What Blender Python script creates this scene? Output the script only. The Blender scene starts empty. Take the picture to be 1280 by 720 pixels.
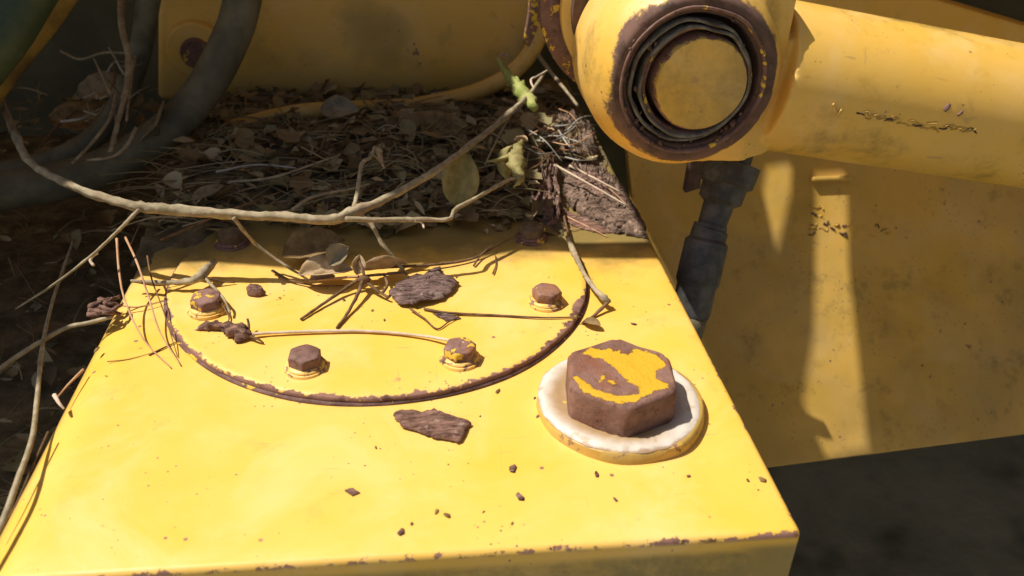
import bpy, bmesh, math, random
from mathutils import Vector, Matrix, noise, Euler
random.seed(11)
sc = bpy.context.scene
COL = sc.collection
PI = math.pi

# ------------------------------------------------------------------ camera frame (fitted to the photograph)
RM = Matrix(((0.99368657, 0.02797466, -0.10864812), (-0.10759625, 0.51195144, -0.85224924), (0.03178118, 0.85855876, 0.51172924)))
CAM = Vector((0, 0, 0.2847))
FPX = 1100.0
def ray(px, py): return RM @ Vector(((px - 640) / FPX, -(py - 360) / FPX, -1))
def at(px, py, z=0.0):                      # point of the picture on the level z
    d = ray(px, py); return CAM + d * ((z - CAM.z) / d.z)
def aty(px, py, y):                         # point of the picture on the upright plane y
    d = ray(px, py); return CAM + d * ((y - CAM.y) / d.y)
def pix(p):
    q = RM.transposed() @ (Vector(p) - CAM); return (640 + FPX * q.x / -q.z, 360 - FPX * q.y / -q.z)
SUN = Vector((-0.50, 0.086, 0.862)).normalized()

# the slanted side panel on the right
W0 = Vector((0.309, 0.560, -0.24)); W1 = Vector((0.565, 0.585, -0.24))
WX = (W1 - W0).normalized(); LEAN = math.radians(35)
WU = (Vector((0, 0, 1)) * math.cos(LEAN) + Vector((-WX.y, WX.x, 0)) * math.sin(LEAN)).normalized()
WN = WX.cross(WU).normalized()
def atwall(px, py):
    d = ray(px, py); t = (W0 - CAM).dot(WN) / d.dot(WN); return CAM + d * t

# ------------------------------------------------------------------ object helpers
def tag(o, label=None, cat=None, group=None, kind=None):
    if label: o['label'] = label
    if cat: o['category'] = cat
    if group: o['group'] = group
    if kind: o['kind'] = kind
    return o
def root(name, loc, label, cat, group=None):
    o = bpy.data.objects.new(name, None); COL.objects.link(o); o.location = loc; o.empty_display_size = 0.01
    return tag(o, label, cat, group)
def wloc(o):
    v = Vector(o.location)
    while o.parent: o = o.parent; v = v + Vector(o.location)
    return v
def mk(name, vf, mat, parent=None, loc=None, smooth=True, autosmooth=None):
    """vf = (verts, faces[, material index per face]) in world coordinates"""
    vs, fs = vf[0], vf[1]
    base = Vector(loc) if loc is not None else Vector((0, 0, 0))
    if parent is not None:
        pw = wloc(parent)
        if loc is None: base = pw
    elif loc is None:
        base = sum((Vector(v) for v in vs), Vector((0, 0, 0))) / len(vs)
        base.z = min(v[2] for v in vs)
    me = bpy.data.meshes.new(name)
    me.from_pydata([tuple(Vector(v) - base) for v in vs], [], fs)
    mats = mat if isinstance(mat, (list, tuple)) else [mat]
    for m in mats: me.materials.append(m)
    if len(vf) > 2:
        for p, k in zip(me.polygons, vf[2]): p.material_index = k
    for p in me.polygons: p.use_smooth = smooth
    bm = bmesh.new(); bm.from_mesh(me); bmesh.ops.recalc_face_normals(bm, faces=bm.faces); bm.to_mesh(me); bm.free()
    if autosmooth:
        me.set_sharp_from_angle(angle=math.radians(autosmooth))
    o = bpy.data.objects.new(name, me); COL.objects.link(o)
    if parent is not None: o.parent = parent; o.location = base - wloc(parent)
    else: o.location = base
    return o
def join(*vfs):
    V, F, M = [], [], []
    for i, vf in enumerate(vfs):
        n = len(V); V += list(vf[0]); F += [tuple(a + n for a in f) for f in vf[1]]
        M += list(vf[2]) if len(vf) > 2 else [0] * len(vf[1])
    return V, F, M
def setm(vf, k): return vf[0], vf[1], [k] * len(vf[1])

def catmull(pts, n=6):
    P = [Vector(p) for p in pts]
    if len(P) < 3:
        return [P[0].lerp(P[-1], i / n) for i in range(n + 1)]
    Q = [P[0] * 2 - P[1]] + P + [P[-1] * 2 - P[-2]]
    out = []
    for i in range(1, len(Q) - 2):
        for k in range(n):
            t = k / n; a, b, c, d = Q[i - 1:i + 3]
            out.append(0.5 * ((2 * b) + (c - a) * t + (2 * a - 5 * b + 4 * c - d) * t * t + (3 * b - a - 3 * c + d) * t ** 3))
    return out + [P[-1]]
def tube(pts, r0, r1=None, sides=8, n=6, rough=0.0, radii=None, seed=0):
    P = catmull(pts, n); N = len(P); r1 = r0 if r1 is None else r1
    V, F = [], []
    up = Vector((0.13, 0.21, 0.97)).normalized()
    for i, p in enumerate(P):
        t = (P[min(i + 1, N - 1)] - P[max(i - 1, 0)]).normalized()
        a = t.cross(up)
        if a.length < 1e-3: a = t.cross(Vector((1, 0, 0)))
        a.normalize(); b = t.cross(a).normalized()
        f = i / (N - 1)
        if radii:
            x = f * (len(radii) - 1); k = min(int(x), len(radii) - 2); r = radii[k] * (1 - (x - k)) + radii[k + 1] * (x - k)
        else: r = r0 * (1 - f) + r1 * f
        for s in range(sides):
            th = 2 * PI * s / sides
            rr = r * (1 + rough * noise.noise(Vector((p.x * 260 + seed, p.y * 260, s * 1.7 + p.z * 200))))
            V.append(p + (a * math.cos(th) + b * math.sin(th)) * rr)
    for i in range(N - 1):
        for s in range(sides):
            F.append((i * sides + s, i * sides + (s + 1) % sides, (i + 1) * sides + (s + 1) % sides, (i + 1) * sides + s))
    F.append(tuple(range(sides - 1, -1, -1))); F.append(tuple((N - 1) * sides + s for s in range(sides)))
    return V, F
def lathe(prof, origin, axis, sides=64, capends=True, wob=0.0):
    ax = Vector(axis).normalized(); a = ax.cross(Vector((0, 0, 1)))
    if a.length < 1e-3: a = Vector((1, 0, 0))
    a.normalize(); b = ax.cross(a); O = Vector(origin); V, F = [], []
    for (r, h) in prof:
        for s in range(sides):
            th = 2 * PI * s / sides
            rr = r * (1 + wob * noise.noise(Vector((math.cos(th) * 2.1, math.sin(th) * 2.1, h * 60))))
            V.append(O + ax * h + (a * math.cos(th) + b * math.sin(th)) * rr)
    for i in range(len(prof) - 1):
        for s in range(sides):
            F.append((i * sides + s, i * sides + (s + 1) % sides, (i + 1) * sides + (s + 1) % sides, (i + 1) * sides + s))
    if capends:
        F.append(tuple(range(sides - 1, -1, -1))); n = len(prof) - 1; F.append(tuple(n * sides + s for s in range(sides)))
    return V, F
def bevelled(vf, w, seg=3, name='t'):
    me = bpy.data.meshes.new(name); me.from_pydata([tuple(v) for v in vf[0]], [], vf[1])
    bm = bmesh.new(); bm.from_mesh(me); bmesh.ops.recalc_face_normals(bm, faces=bm.faces)
    es = [e for e in bm.edges if e.is_boundary or (len(e.link_faces) == 2 and e.calc_face_angle() > 0.5)]
    bmesh.ops.bevel(bm, geom=es, offset=w, segments=seg, affect='EDGES', profile=0.5)
    V = [v.co.copy() for v in bm.verts]; F = [tuple(v.index for v in f.verts) for f in bm.faces]; bm.free(); bpy.data.meshes.remove(me)
    return V, F
def prism(poly, off):                       # poly: list of Vectors (front), off: Vector to the back
    n = len(poly); V = [Vector(p) for p in poly] + [Vector(p) + off for p in poly]
    F = [tuple(range(n)), tuple(range(2 * n - 1, n - 1, -1))] + [(i, (i + 1) % n, n + (i + 1) % n, n + i) for i in range(n)]
    return V, F
def box(x0, x1, y0, y1, z0, z1):
    return prism([Vector((x0, y0, z0)), Vector((x1, y0, z0)), Vector((x1, y0, z1)), Vector((x0, y0, z1))], Vector((0, y1 - y0, 0)))

# ------------------------------------------------------------------ materials
class NT:
    def __init__(s, name):
        s.m = bpy.data.materials.new(name); s.m.use_nodes = True; s.t = s.m.node_tree; s.n = s.t.nodes; s.n.clear()
        s.out = s.n.new('ShaderNodeOutputMaterial'); s.b = s.n.new('ShaderNodeBsdfPrincipled'); s.t.links.new(s.b.outputs[0], s.out.inputs[0])
        s.geo = s.n.new('ShaderNodeNewGeometry'); s.pos = s.geo.outputs['Position']
    def L(s, a, b): s.t.links.new(a, b)
    def put(s, sock, v):
        if isinstance(v, bpy.types.NodeSocket): s.L(v, sock)
        elif v is not None: sock.default_value = v
    def noise(s, scale, detail=4, rough=0.6, vec=None, dist=0.0):
        n = s.n.new('ShaderNodeTexNoise'); n.inputs['Scale'].default_value = scale; n.inputs['Detail'].default_value = detail
        n.inputs['Roughness'].default_value = rough; n.inputs['Distortion'].default_value = dist; s.L(vec or s.pos, n.inputs['Vector']); return n.outputs[0]
    def vor(s, scale, vec=None, rnd=1.0, out='Distance'):
        n = s.n.new('ShaderNodeTexVoronoi'); n.inputs['Scale'].default_value = scale; n.inputs['Randomness'].default_value = rnd; s.L(vec or s.pos, n.inputs['Vector']); return n.outputs[out]
    def math(s, op, a, b=0.0, c=None, clamp=False):
        n = s.n.new('ShaderNodeMath'); n.operation = op; n.use_clamp = clamp; s.put(n.inputs[0], a); s.put(n.inputs[1], b)
        if c is not None: s.put(n.inputs[2], c)
        return n.outputs[0]
    def step(s, x, lo, hi, a=0.0, b=1.0):
        n = s.n.new('ShaderNodeMapRange'); n.interpolation_type = 'SMOOTHSTEP'; s.put(n.inputs[0], x)
        for i, v in enumerate((lo, hi, a, b)): n.inputs[i + 1].default_value = v
        return n.outputs[0]
    def mix(s, f, a, b, mode='MIX'):
        n = s.n.new('ShaderNodeMix'); n.data_type = 'RGBA'; n.blend_type = mode; s.put(n.inputs[0], f)
        for k, v in ((6, a), (7, b)):
            if isinstance(v, tuple): v = (*v, 1)[:4]
            s.put(n.inputs[k], v)
        return n.outputs[2]
    def sep(s, v=None):
        n = s.n.new('ShaderNodeSeparateXYZ'); s.L(v or s.pos, n.inputs[0]); return n.outputs
    def scalevec(s, v, sx, sy, sz, rot=(0, 0, 0)):
        n = s.n.new('ShaderNodeMapping'); n.inputs['Scale'].default_value = (sx, sy, sz); n.inputs['Rotation'].default_value = rot; s.L(v or s.pos, n.inputs[0]); return n.outputs[0]
    def bump(s, h, strength=0.4, dist=0.001, prev=None):
        n = s.n.new('ShaderNodeBump'); n.inputs['Strength'].default_value = strength; n.inputs['Distance'].default_value = dist; s.L(h, n.inputs['Height'])
        if prev is not None: s.L(prev, n.inputs['Normal'])
        return n.outputs[0]
    def fin(s, col, rough=0.6, normal=None, spec=None, sub=None, trans=None):
        if isinstance(col, tuple): col = (*col, 1)[:4]
        s.put(s.b.inputs['Base Color'], col); s.put(s.b.inputs['Roughness'], rough)
        if normal is not None: s.L(normal, s.b.inputs['Normal'])
        if spec is not None: s.b.inputs['Specular IOR Level'].default_value = spec
        return s.m

YEL = (0.82, 0.505, 0.115); YEL2 = (0.79, 0.465, 0.058); RUST = (0.24, 0.12, 0.08); RUSTD = (0.09, 0.04, 0.022)
def paint(name, edge=None, speck=0.5, dirt=0.35, chips=0.0, rough=0.42, grime=None, rustmix=0.0):
    """weathered yellow machine paint; edge(t) gives a mask of where the paint is worn through"""
    t = NT(name)
    c = t.mix(t.step(t.noise(9, 5), .35, .68), YEL, YEL2)
    c = t.mix(t.step(t.noise(13, 7, .65, dist=.8), .44, .70, 0, .55), c, (0.84, 0.575, 0.24))
    sv = t.scalevec(t.pos, 26, 420, 60, (0, 0, .5)); sv2 = t.scalevec(t.pos, 300, 18, 60, (0, 0, -.35))
    sc1 = t.math('MAXIMUM', t.step(t.noise(1, 2, .5, sv), .70, .74), t.step(t.noise(1, 2, .5, sv2), .71, .75))
    sc1 = t.math('MULTIPLY', sc1, t.step(t.noise(16, 3), .45, .6, 0, .5)); c = t.mix(sc1, c, (0.46, 0.28, 0.12))
    c = t.mix(t.step(t.noise(34, 7, .7, dist=.4), .56, .74, 0, dirt), c, (0.50, 0.30, 0.07))   # stains
    c = t.mix(t.step(t.noise(6, 3), .55, .8, 0, dirt * .6), c, (0.42, 0.30, 0.10))
    v = t.scalevec(t.pos, 1, 1, 1)
    sp = t.math('MULTIPLY', t.step(t.vor(75, v), .05, .11, 1, 0), t.step(t.noise(14, 3), .50, .60))
    sp2 = t.math('MULTIPLY', t.step(t.vor(210, v), .07, .15, 1, 0), t.step(t.noise(21, 3), .50, .62))
    sp = t.math('MULTIPLY', t.math('MAXIMUM', sp, sp2), speck * 1.6, clamp=True)
    ru = t.mix(t.noise(160, 5), RUST, (0.28, 0.15, 0.12)); ru = t.mix(t.step(t.noise(90, 4), .5, .7), ru, RUSTD)
    m = sp
    if chips:
        ch = t.math('MULTIPLY', t.step(t.noise(75, 8, .72), .62, .65), t.step(t.noise(13, 2), .56 - chips * .1, .66))
        m = t.math('MAXIMUM', m, ch)
    if edge: m = t.math('MAXIMUM', m, edge(t))
    if grime: c = t.mix(grime(t), c, (0.135, 0.115, 0.045))
    if rustmix: ru = t.mix(t.step(t.noise(40, 6, .7), .35, .6, rustmix * .5, rustmix), ru, (0.045, 0.030, 0.022))
    c = t.mix(m, c, ru)
    h = t.math('ADD', t.math('MULTIPLY', m, -1.0), t.math('MULTIPLY', t.noise(260, 4), .25))
    n = t.bump(h, .5, .0004); n = t.bump(t.noise(38, 3), .10, .002, n)
    r = t.math('ADD', t.math('MULTIPLY', m, .4), t.step(t.noise(30, 4), .3, .7, rough - .05, rough + .13))
    return t.fin(c, r, n, spec=.5)

def tank_edge(t):
    x, y, z = t.sep(); nz = t.noise(120, 6, .7); nb = t.noise(17, 3, .5)
    big = t.math('MULTIPLY', t.step(nb, .52, .68), .004)
    d = t.math('SUBTRACT', y, .2595)                                        # distance to the front edge
    w = t.math('ADD', t.math('MULTIPLY', t.math('SUBTRACT', nz, .478), .013), big)
    front = t.step(t.math('SUBTRACT', w, t.math('MULTIPLY', t.math('ABSOLUTE', d), 1.3)), -.0002, .0006)
    front = t.math('MULTIPLY', front, t.step(z, -.0040, -.0022))
    e = t.math('SUBTRACT', .1655, x)
    w2 = t.math('MULTIPLY', t.math('SUBTRACT', t.noise(70, 6, .7), .545), .035)
    side = t.step(t.math('SUBTRACT', w2, t.math('ABSOLUTE', e)), -.0002, .0008)
    left = t.step(t.math('SUBTRACT', w2, t.math('ADD', t.math('ABSOLUTE', t.math('ADD', x, .181)), .004)), -.0002, .0008)
    return t.math('MAXIMUM', t.math('MAXIMUM', front, side), left)
def tank_shade_grime(t):
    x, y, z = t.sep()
    a = t.step(t.math('ADD', y, t.math('MULTIPLY', t.math('SUBTRACT', t.noise(26, 5, .7), .5), .08)), .485, .535, 0, .85)  # soil film that also paints the shaded back strip darker
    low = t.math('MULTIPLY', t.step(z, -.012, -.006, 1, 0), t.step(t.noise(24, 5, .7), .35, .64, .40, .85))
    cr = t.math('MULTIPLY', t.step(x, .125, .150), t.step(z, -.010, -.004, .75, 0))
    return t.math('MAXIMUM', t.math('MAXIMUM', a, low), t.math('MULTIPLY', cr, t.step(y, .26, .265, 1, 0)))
M = {}
M['tank'] = paint('tank_paint', tank_edge, speck=.8, dirt=.36, grime=tank_shade_grime)
DC = Vector((-0.0208, 0.4921, 0)); DR = 0.130
def disc_edge(t):
    x, y, z = t.sep(); dx = t.math('SUBTRACT', x, DC.x); dy = t.math('SUBTRACT', y, DC.y)
    r = t.math('SQRT', t.math('ADD', t.math('MULTIPLY', dx, dx), t.math('MULTIPLY', dy, dy)))
    w = t.math('ADD', t.math('MULTIPLY', t.math('SUBTRACT', t.noise(110, 6, .7), .44), .016), t.math('MULTIPLY', t.step(t.noise(28, 3), .5, .68), .004))
    rim = t.step(t.math('SUBTRACT', w, t.math('SUBTRACT', DR, r)), -.0002, .0005)
    side = t.step(z, .0020, .0026, 1, 0)
    br = t.math('ABSOLUTE', t.math('SUBTRACT', r, .1083))
    nearb = t.math('MULTIPLY', t.step(br, .004, .016, 1, 0), t.math('MULTIPLY', t.step(t.noise(60, 6, .7), .62, .67), .8))
    return t.math('MAXIMUM', t.math('MAXIMUM', rim, side), nearb)
def disc_shade_grime(t):
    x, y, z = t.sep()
    return t.step(t.math('ADD', y, t.math('MULTIPLY', t.math('SUBTRACT', t.noise(26, 5, .7), .5), .07)), .488, .535, 0, .85)  # dirt film on the back half, deepening its shade in the paint colour
M['disc'] = paint('cover_paint', disc_edge, speck=.7, dirt=.25, grime=disc_shade_grime)
M['paint'] = paint('machine_paint', None, speck=.8, dirt=.5, chips=.25)
M['wall'] = paint('side_panel_paint', None, speck=1.3, dirt=.75, chips=.35, rough=.55, grime=lambda t: t.math('ADD', t.step(t.noise(5, 4, .6), .36, .64, .22, .55), t.step(t.noise(30, 6, .75), .54, .72, 0, .3)))
def arm_grime(t):
    return t.step(t.noise(18, 6, .7), .52, .70, 0, .35)
M['arm'] = paint('arm_paint', None, speck=.4, dirt=.3, chips=.1, rough=.36, grime=arm_grime)
M['panel'] = paint('dusty_panel_paint', None, speck=.6, dirt=.7, chips=.2, rough=.6, grime=lambda t: t.math('MAXIMUM', t.step(t.sep()[2], .0, .045, .6, .06), t.step(t.noise(12, 5), .45, .7, 0, .35)))

def rusty(name, yellow=0.0, dark=0.0, seed=0.0):
    t = NT(name); v = t.n.new('ShaderNodeVectorMath'); v.operation = 'ADD'; t.L(t.pos, v.inputs[0]); v.inputs[1].default_value = (seed, seed * .7, 0); v = v.outputs[0]
    c = t.mix(t.step(t.noise(70, 6, .7, v), .35, .65), (0.17, 0.085, 0.068), (0.29, 0.16, 0.13))
    c = t.mix(t.step(t.noise(150, 6, .75, v), .48, .66, 0, .8), c, (0.11, 0.05, 0.028))
    c = t.mix(t.step(t.noise(45, 4, .6, v), .55, .7, 0, .6), c, (0.30, 0.13, 0.04))
    if dark: c = t.mix(dark, c, (0.03, 0.022, 0.016))
    m = None
    if yellow:
        m = t.step(t.noise(95, 7, .66, v), .66 - yellow * .3, .68 - yellow * .3); c = t.mix(m, c, (0.74, 0.46, 0.05))
    h = t.math('ADD', t.noise(300, 6, .7, v), t.math('MULTIPLY', t.vor(220, v), .6))
    if m is not None: h = t.math('ADD', h, t.math('MULTIPLY', m, .8))
    return t.fin(c, t.step(t.noise(80, 3, .5, v), .3, .7, .55, .85), t.bump(h, .75, .0006), spec=.35)
M['rust'] = rusty('rusty_steel'); M['rust_y'] = rusty('rusty_steel_with_paint', .55, seed=3); M['rust_dark'] = rusty('greasy_rust', .0, .62)
M['rust_mid'] = rusty('dark_rust', .28, .25, seed=7)
BOLTM = [rusty('bolt_dusty', .38, seed=1.3), rusty('bolt_mauve', .0, .25, seed=2.2), rusty('bolt_brown', .42, seed=4.1), rusty('bolt_red', .12, seed=5.7)]
M['washer'] = paint('washer_paint', lambda t: t.step(t.noise(170, 6, .7), .53, .57), speck=0, dirt=.3)

def simple(name, c1, c2, scale=60, rough=.7, bump=.5, bdist=.0006, spec=.3, c3=None):
    t = NT(name); c = t.mix(t.step(t.noise(scale, 6, .65), .33, .68), c1, c2)
    if c3: c = t.mix(t.step(t.noise(scale * .4, 4), .52, .66, 0, .8), c, c3)
    return t.fin(c, rough, t.bump(t.noise(scale * 4, 5, .7), bump, bdist), spec)
M['rubber'] = simple('hose_rubber', (0.10, 0.092, 0.062), (0.18, 0.16, 0.10), 40, .62, .4, c3=(0.07, 0.06, 0.04))
M['dirtybolt'] = simple('dirt_covered_bolt', (0.10, 0.07, 0.04), (0.20, 0.14, 0.08), 150, .9, .9, .001)
M['seal'] = simple('dusty_grey_seal', (0.10, 0.085, 0.065), (0.27, 0.24, 0.19), 110, .8, .9, .001, c3=(0.12, 0.06, 0.035))
M['oldpipe'] = simple('dirty_yellow_pipe', (0.16, 0.11, 0.03), (0.30, 0.20, 0.05), 40, .7, .5, c3=(0.09, 0.065, 0.035))
M['rubber_g'] = simple('green_hose', (0.035, 0.055, 0.030), (0.07, 0.09, 0.05), 40, .55, .3)
M['steel'] = simple('greasy_steel', (0.05, 0.052, 0.055), (0.11, 0.105, 0.10), 90, .45, .5, c3=(0.035, 0.028, 0.02))
M['soil'] = simple('dark_soil', (0.10, 0.08, 0.045), (0.24, 0.185, 0.10), 45, .95, 1.0, .003, .1, c3=(0.19, 0.145, 0.075))
M['ground'] = simple('ground_dirt', (0.26, 0.25, 0.17), (0.38, 0.35, 0.24), 7, .95, .9, .004, .1, c3=(0.035, 0.037, 0.027))
M['frame'] = simple('dark_backing_paint', (0.09, 0.085, 0.05), (0.15, 0.13, 0.075), 12, .8, .3)
M['bark'] = simple('weathered_twig_bark', (0.24, 0.195, 0.12), (0.42, 0.35, 0.23), 150, .85, .8, .0004, .2, c3=(0.27, 0.19, 0.12))
M['twig_d'] = simple('dark_twig_bark', (0.10, 0.06, 0.03), (0.22, 0.13, 0.07), 150, .85, .8, .0004, .2)
M['stem_pale'] = simple('pale_dry_stem', (0.52, 0.40, 0.28), (0.68, 0.55, 0.42), 120, .8, .5, .0003, .2)
M['needle'] = simple('dry_pine_needle', (0.42, 0.22, 0.11), (0.62, 0.38, 0.22), 90, .6, .2, .0002, .3)
M['needle_d'] = simple('brown_pine_needle', (0.13, 0.07, 0.03), (0.25, 0.13, 0.05), 90, .6, .2, .0002, .3)
M['needle_g'] = simple('grey_pine_needle', (0.30, 0.28, 0.25), (0.46, 0.43, 0.38), 90, .55, .2, .0002, .4)
def barkchip(name, a, b, c, rot=0.0, sc_=1.0):
    t = NT(name); v = t.scalevec(t.pos, 90 * sc_, 520 * sc_, 300 * sc_, (0, 0, rot))
    g = t.noise(1.0, 8, .72, v, dist=.5); col = t.mix(t.step(g, .36, .62), a, b); col = t.mix(t.step(t.noise(190, 5), .56, .7, 0, .7), col, c)
    h = t.math('ADD', g, t.math('MULTIPLY', t.noise(420, 4), .3))
    return t.fin(col, .9, t.bump(h, 1.0, .0012), .2)
M['chip1'] = barkchip('pine_bark_mauve', (0.035, 0.020, 0.016), (0.24, 0.155, 0.135), (0.36, 0.27, 0.22), math.radians(-20))
M['chip2'] = barkchip('pine_bark_brown', (0.07, 0.035, 0.025), (0.28, 0.16, 0.12), (0.40, 0.28, 0.22), math.radians(20))
M['chip3'] = barkchip('pine_bark_chunk', (0.06, 0.03, 0.02), (0.30, 0.19, 0.15), (0.44, 0.33, 0.27), math.radians(85), .7)
M['chip4'] = barkchip('flaky_grey_bark', (0.035, 0.022, 0.014), (0.27, 0.185, 0.14), (0.50, 0.36, 0.25), math.radians(-35), .9)
def leafmat(name, a, b, isl=False, trans=.12):
    t = NT(name); c = t.mix(t.step(t.noise(110, 5), .35, .65), a, b)
    if isl:
        r = t.n.new('ShaderNodeValToRGB'); e = r.color_ramp.elements
        e[0].color = (0.17, 0.12, 0.06, 1); e[1].color = (0.62, 0.50, 0.30, 1); e[1].position = .95
        x = e.new(.4); x.color = (0.32, 0.22, 0.11, 1); x = e.new(.7); x.color = (0.30, 0.27, 0.12, 1)
        t.L(t.geo.outputs['Random Per Island'], r.inputs[0]); c = t.mix(.3, r.outputs[0], c)
    t.b.inputs['Transmission Weight'].default_value = 0
    m = t.fin(c, .7, t.bump(t.noise(260, 4), .5, .0004), .25)
    tr = t.n.new('ShaderNodeBsdfTranslucent'); mx = t.n.new('ShaderNodeMixShader'); mx.inputs[0].default_value = trans
    if isinstance(c, bpy.types.NodeSocket): t.L(c, tr.inputs[0])
    t.L(t.b.outputs[0], mx.inputs[1]); t.L(tr.outputs[0], mx.inputs[2]); t.L(mx.outputs[0], t.out.inputs[0])
    return m
M['litter'] = leafmat('litter_leaves', (0.07, 0.05, 0.025), (0.15, 0.11, 0.055), True)
M['leaf_green'] = leafmat('fresh_green_leaf', (0.36, 0.42, 0.10), (0.55, 0.55, 0.20), trans=.3)
M['leaf_olive'] = leafmat('olive_dry_leaf', (0.26, 0.23, 0.08), (0.42, 0.36, 0.15), trans=.25)
M['leaf_tan'] = leafmat('tan_dry_leaf', (0.40, 0.27, 0.14), (0.60, 0.46, 0.28), trans=.2)
M['leaf_brown'] = leafmat('brown_dry_leaf', (0.16, 0.10, 0.04), (0.30, 0.20, 0.085), trans=.15)
M['leaf_grey'] = leafmat('grey_dead_leaf', (0.22, 0.175, 0.105), (0.36, 0.29, 0.18), trans=.1)

# ------------------------------------------------------------------ THE TANK
def rounded_tank():
    # cross-section in x-z (rolled left edge, tight right edge), swept from the front to the back
    x0, x1, zb = -0.186, 0.1655, -0.26
    sec = []
    rl, rr = 0.028, 0.0035
    for k in range(9):
        a = PI - k * (PI / 2) / 8; sec.append((x0 + rl + rl * math.cos(a), -rl * .75 + rl * .75 * math.sin(a)))
    nx = 40
    for k in range(1, nx): sec.append((x0 + rl + (x1 - rr - x0 - rl) * k / nx, 0))
    for k in range(6):
        a = PI / 2 - k * (PI / 2) / 5; sec.append((x1 - rr + rr * math.cos(a), -rr + rr * math.sin(a)))
    sec = [(x0, zb)] + sec + [(x1, zb)]
    ys = []
    rf = 0.0030
    rings = [(0.2597 + rf - rf * math.cos(a), rf - rf * math.sin(a)) for a in [0, PI / 8, PI / 4, 3 * PI / 8, PI / 2]]
    V, F = [], []; ns = len(sec)
    def ring(y, inset):
        for (x, z) in sec:
            cx = (x0 + x1) / 2
            xx = x + (inset if x < cx - .15 else -inset if x > cx + .16 else 0) * (1 if z > -.021 else 1)
            zz = z - (inset if z > -.021 else 0)
            dz = 0
            if z > -.0005 and x < x1 - .02: dz = 0.0012 * noise.noise(Vector((x * 11, y * 11, 0))) * min(1, (y - .2597) / .03)
            V.append((xx, y, zz + dz))
    ring(0.2597, rf)
    for (y, ins) in rings[1:]: ring(y, ins)
    for k in range(1, 40): ring(0.2627 + (0.90 - 0.2627) * k / 39, 0)
    nr = len(V) // ns
    for i in range(nr - 1):
        for s in range(ns - 1): F.append((i * ns + s, i * ns + s + 1, (i + 1) * ns + s + 1, (i + 1) * ns + s))
        F.append((i * ns + ns - 1, i * ns, (i + 1) * ns, (i + 1) * ns + ns - 1))
    F.append(tuple(range(ns - 1, -1, -1))); F.append(tuple((nr - 1) * ns + s for s in range(ns)))
    return V, F
tank = root('tank', (-0.01, 0.58, -0.26), 'big yellow steel tank with a chipped front edge, round bolted cover and hex plug', 'tank')
mk('shell', rounded_tank(), M['tank'], tank, autosmooth=40)
# round bolted cover
prof = [(DR - .0008, -.001), (DR, .0004), (DR, .0034), (DR - .0006, .0040), (DR - .004, .0041)]
V, F = lathe(prof, DC, (0, 0, 1), 160, False)
n0 = 4 * 160
prev = n0
for j, rr in enumerate((.112, .095, .07, .045, .02)):
    st = len(V)
    for s in range(160):
        p = V[n0 + s]; q = DC + (Vector((p[0], p[1], 0)) - DC) * (rr / (DR - .004)); q.z = .0041 + .0009 * noise.noise(Vector((q.x * 14, q.y * 14, 5))); V.append(q)
    for s in range(160): F.append((prev + s, prev + (s + 1) % 160, st + (s + 1) % 160, st + s))
    prev = st
F.append(tuple(prev + s for s in range(160)))
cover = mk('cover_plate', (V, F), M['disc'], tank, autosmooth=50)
def wavy_rim(o):
    for v in o.data.vertices:
        w = v.co + Vector(wloc(o)); d = Vector((w.x - DC.x, w.y - DC.y, 0))
        if d.length > DR - .002:
            k = .0007 * noise.noise(Vector((w.x * 60, w.y * 60, 1))) + .0004 * noise.noise(Vector((w.x * 220, w.y * 220, 4))); v.co += d.normalized() * k
wavy_rim(cover)
# bead of rusty gasket that shows under the cover
mk('gasket', lathe([(DR - .003, .0002), (DR + .0016, .0002), (DR + .0020, .0009), (DR - .002, .0012)], DC, (0, 0, 1), 160, False, wob=.006), M['rust_mid'], tank)
def hexprism(c, r, z0, z1, rot, cham=.0012, dome=0.0, tilt=(0, 0)):
    V, F = [], []
    rows = [(z0, 1.0), (z1 - cham, 1.0), (z1 - cham * .35, 1 - cham * .45 / r), (z1, 1 - cham * 1.3 / r), (z1 + dome * .7, .55), (z1 + dome, .1)]
    per = 6
    for (z, k) in rows:
        for e in range(6):
            a0, a1 = rot + e * PI / 3, rot + (e + 1) * PI / 3
            p0 = Vector((math.cos(a0), math.sin(a0), 0)); p1 = Vector((math.cos(a1), math.sin(a1), 0))
            for s in range(per):
                p = p0.lerp(p1, s / per)
                if k < .999: p = p.lerp(p.normalized() * .93, .35 if z < z1 + 1e-6 else .7)
                rr = r * k * (1 - .012 * (1 if s == 0 else 0))
                q = c + p * rr; q.z = c.z + z + tilt[0] * (q.x - c.x) + tilt[1] * (q.y - c.y); V.append(q)
    N = 6 * per
    for i in range(len(rows) - 1):
        for s in range(N): F.append((i * N + s, i * N + (s + 1) % N, (i + 1) * N + (s + 1) % N, (i + 1) * N + s))
    F.append(tuple((len(rows) - 1) * N + s for s in range(N))); F.append(tuple(range(N - 1, -1, -1)))
    return V, F
angs = [-158.5, -111, -66.2, -23.4, 22, 67, 112, 157]
blab = ['dusty yellow bolt head with yellow paint left, beside the red catkin', 'dark mauve rusty bolt head with a cream washer, front left of the cover', 'brown bolt head with a spot of yellow paint at the tip of the thin stem', 'reddish brown bolt head nearest the right rim of the cover', 'bolt in the shade under the litter next to the bark chunk', 'litter covered bolt at the back right of the cover', 'litter covered bolt at the back left of the cover', 'shaded bolt behind the dusty yellow bolt']
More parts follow.
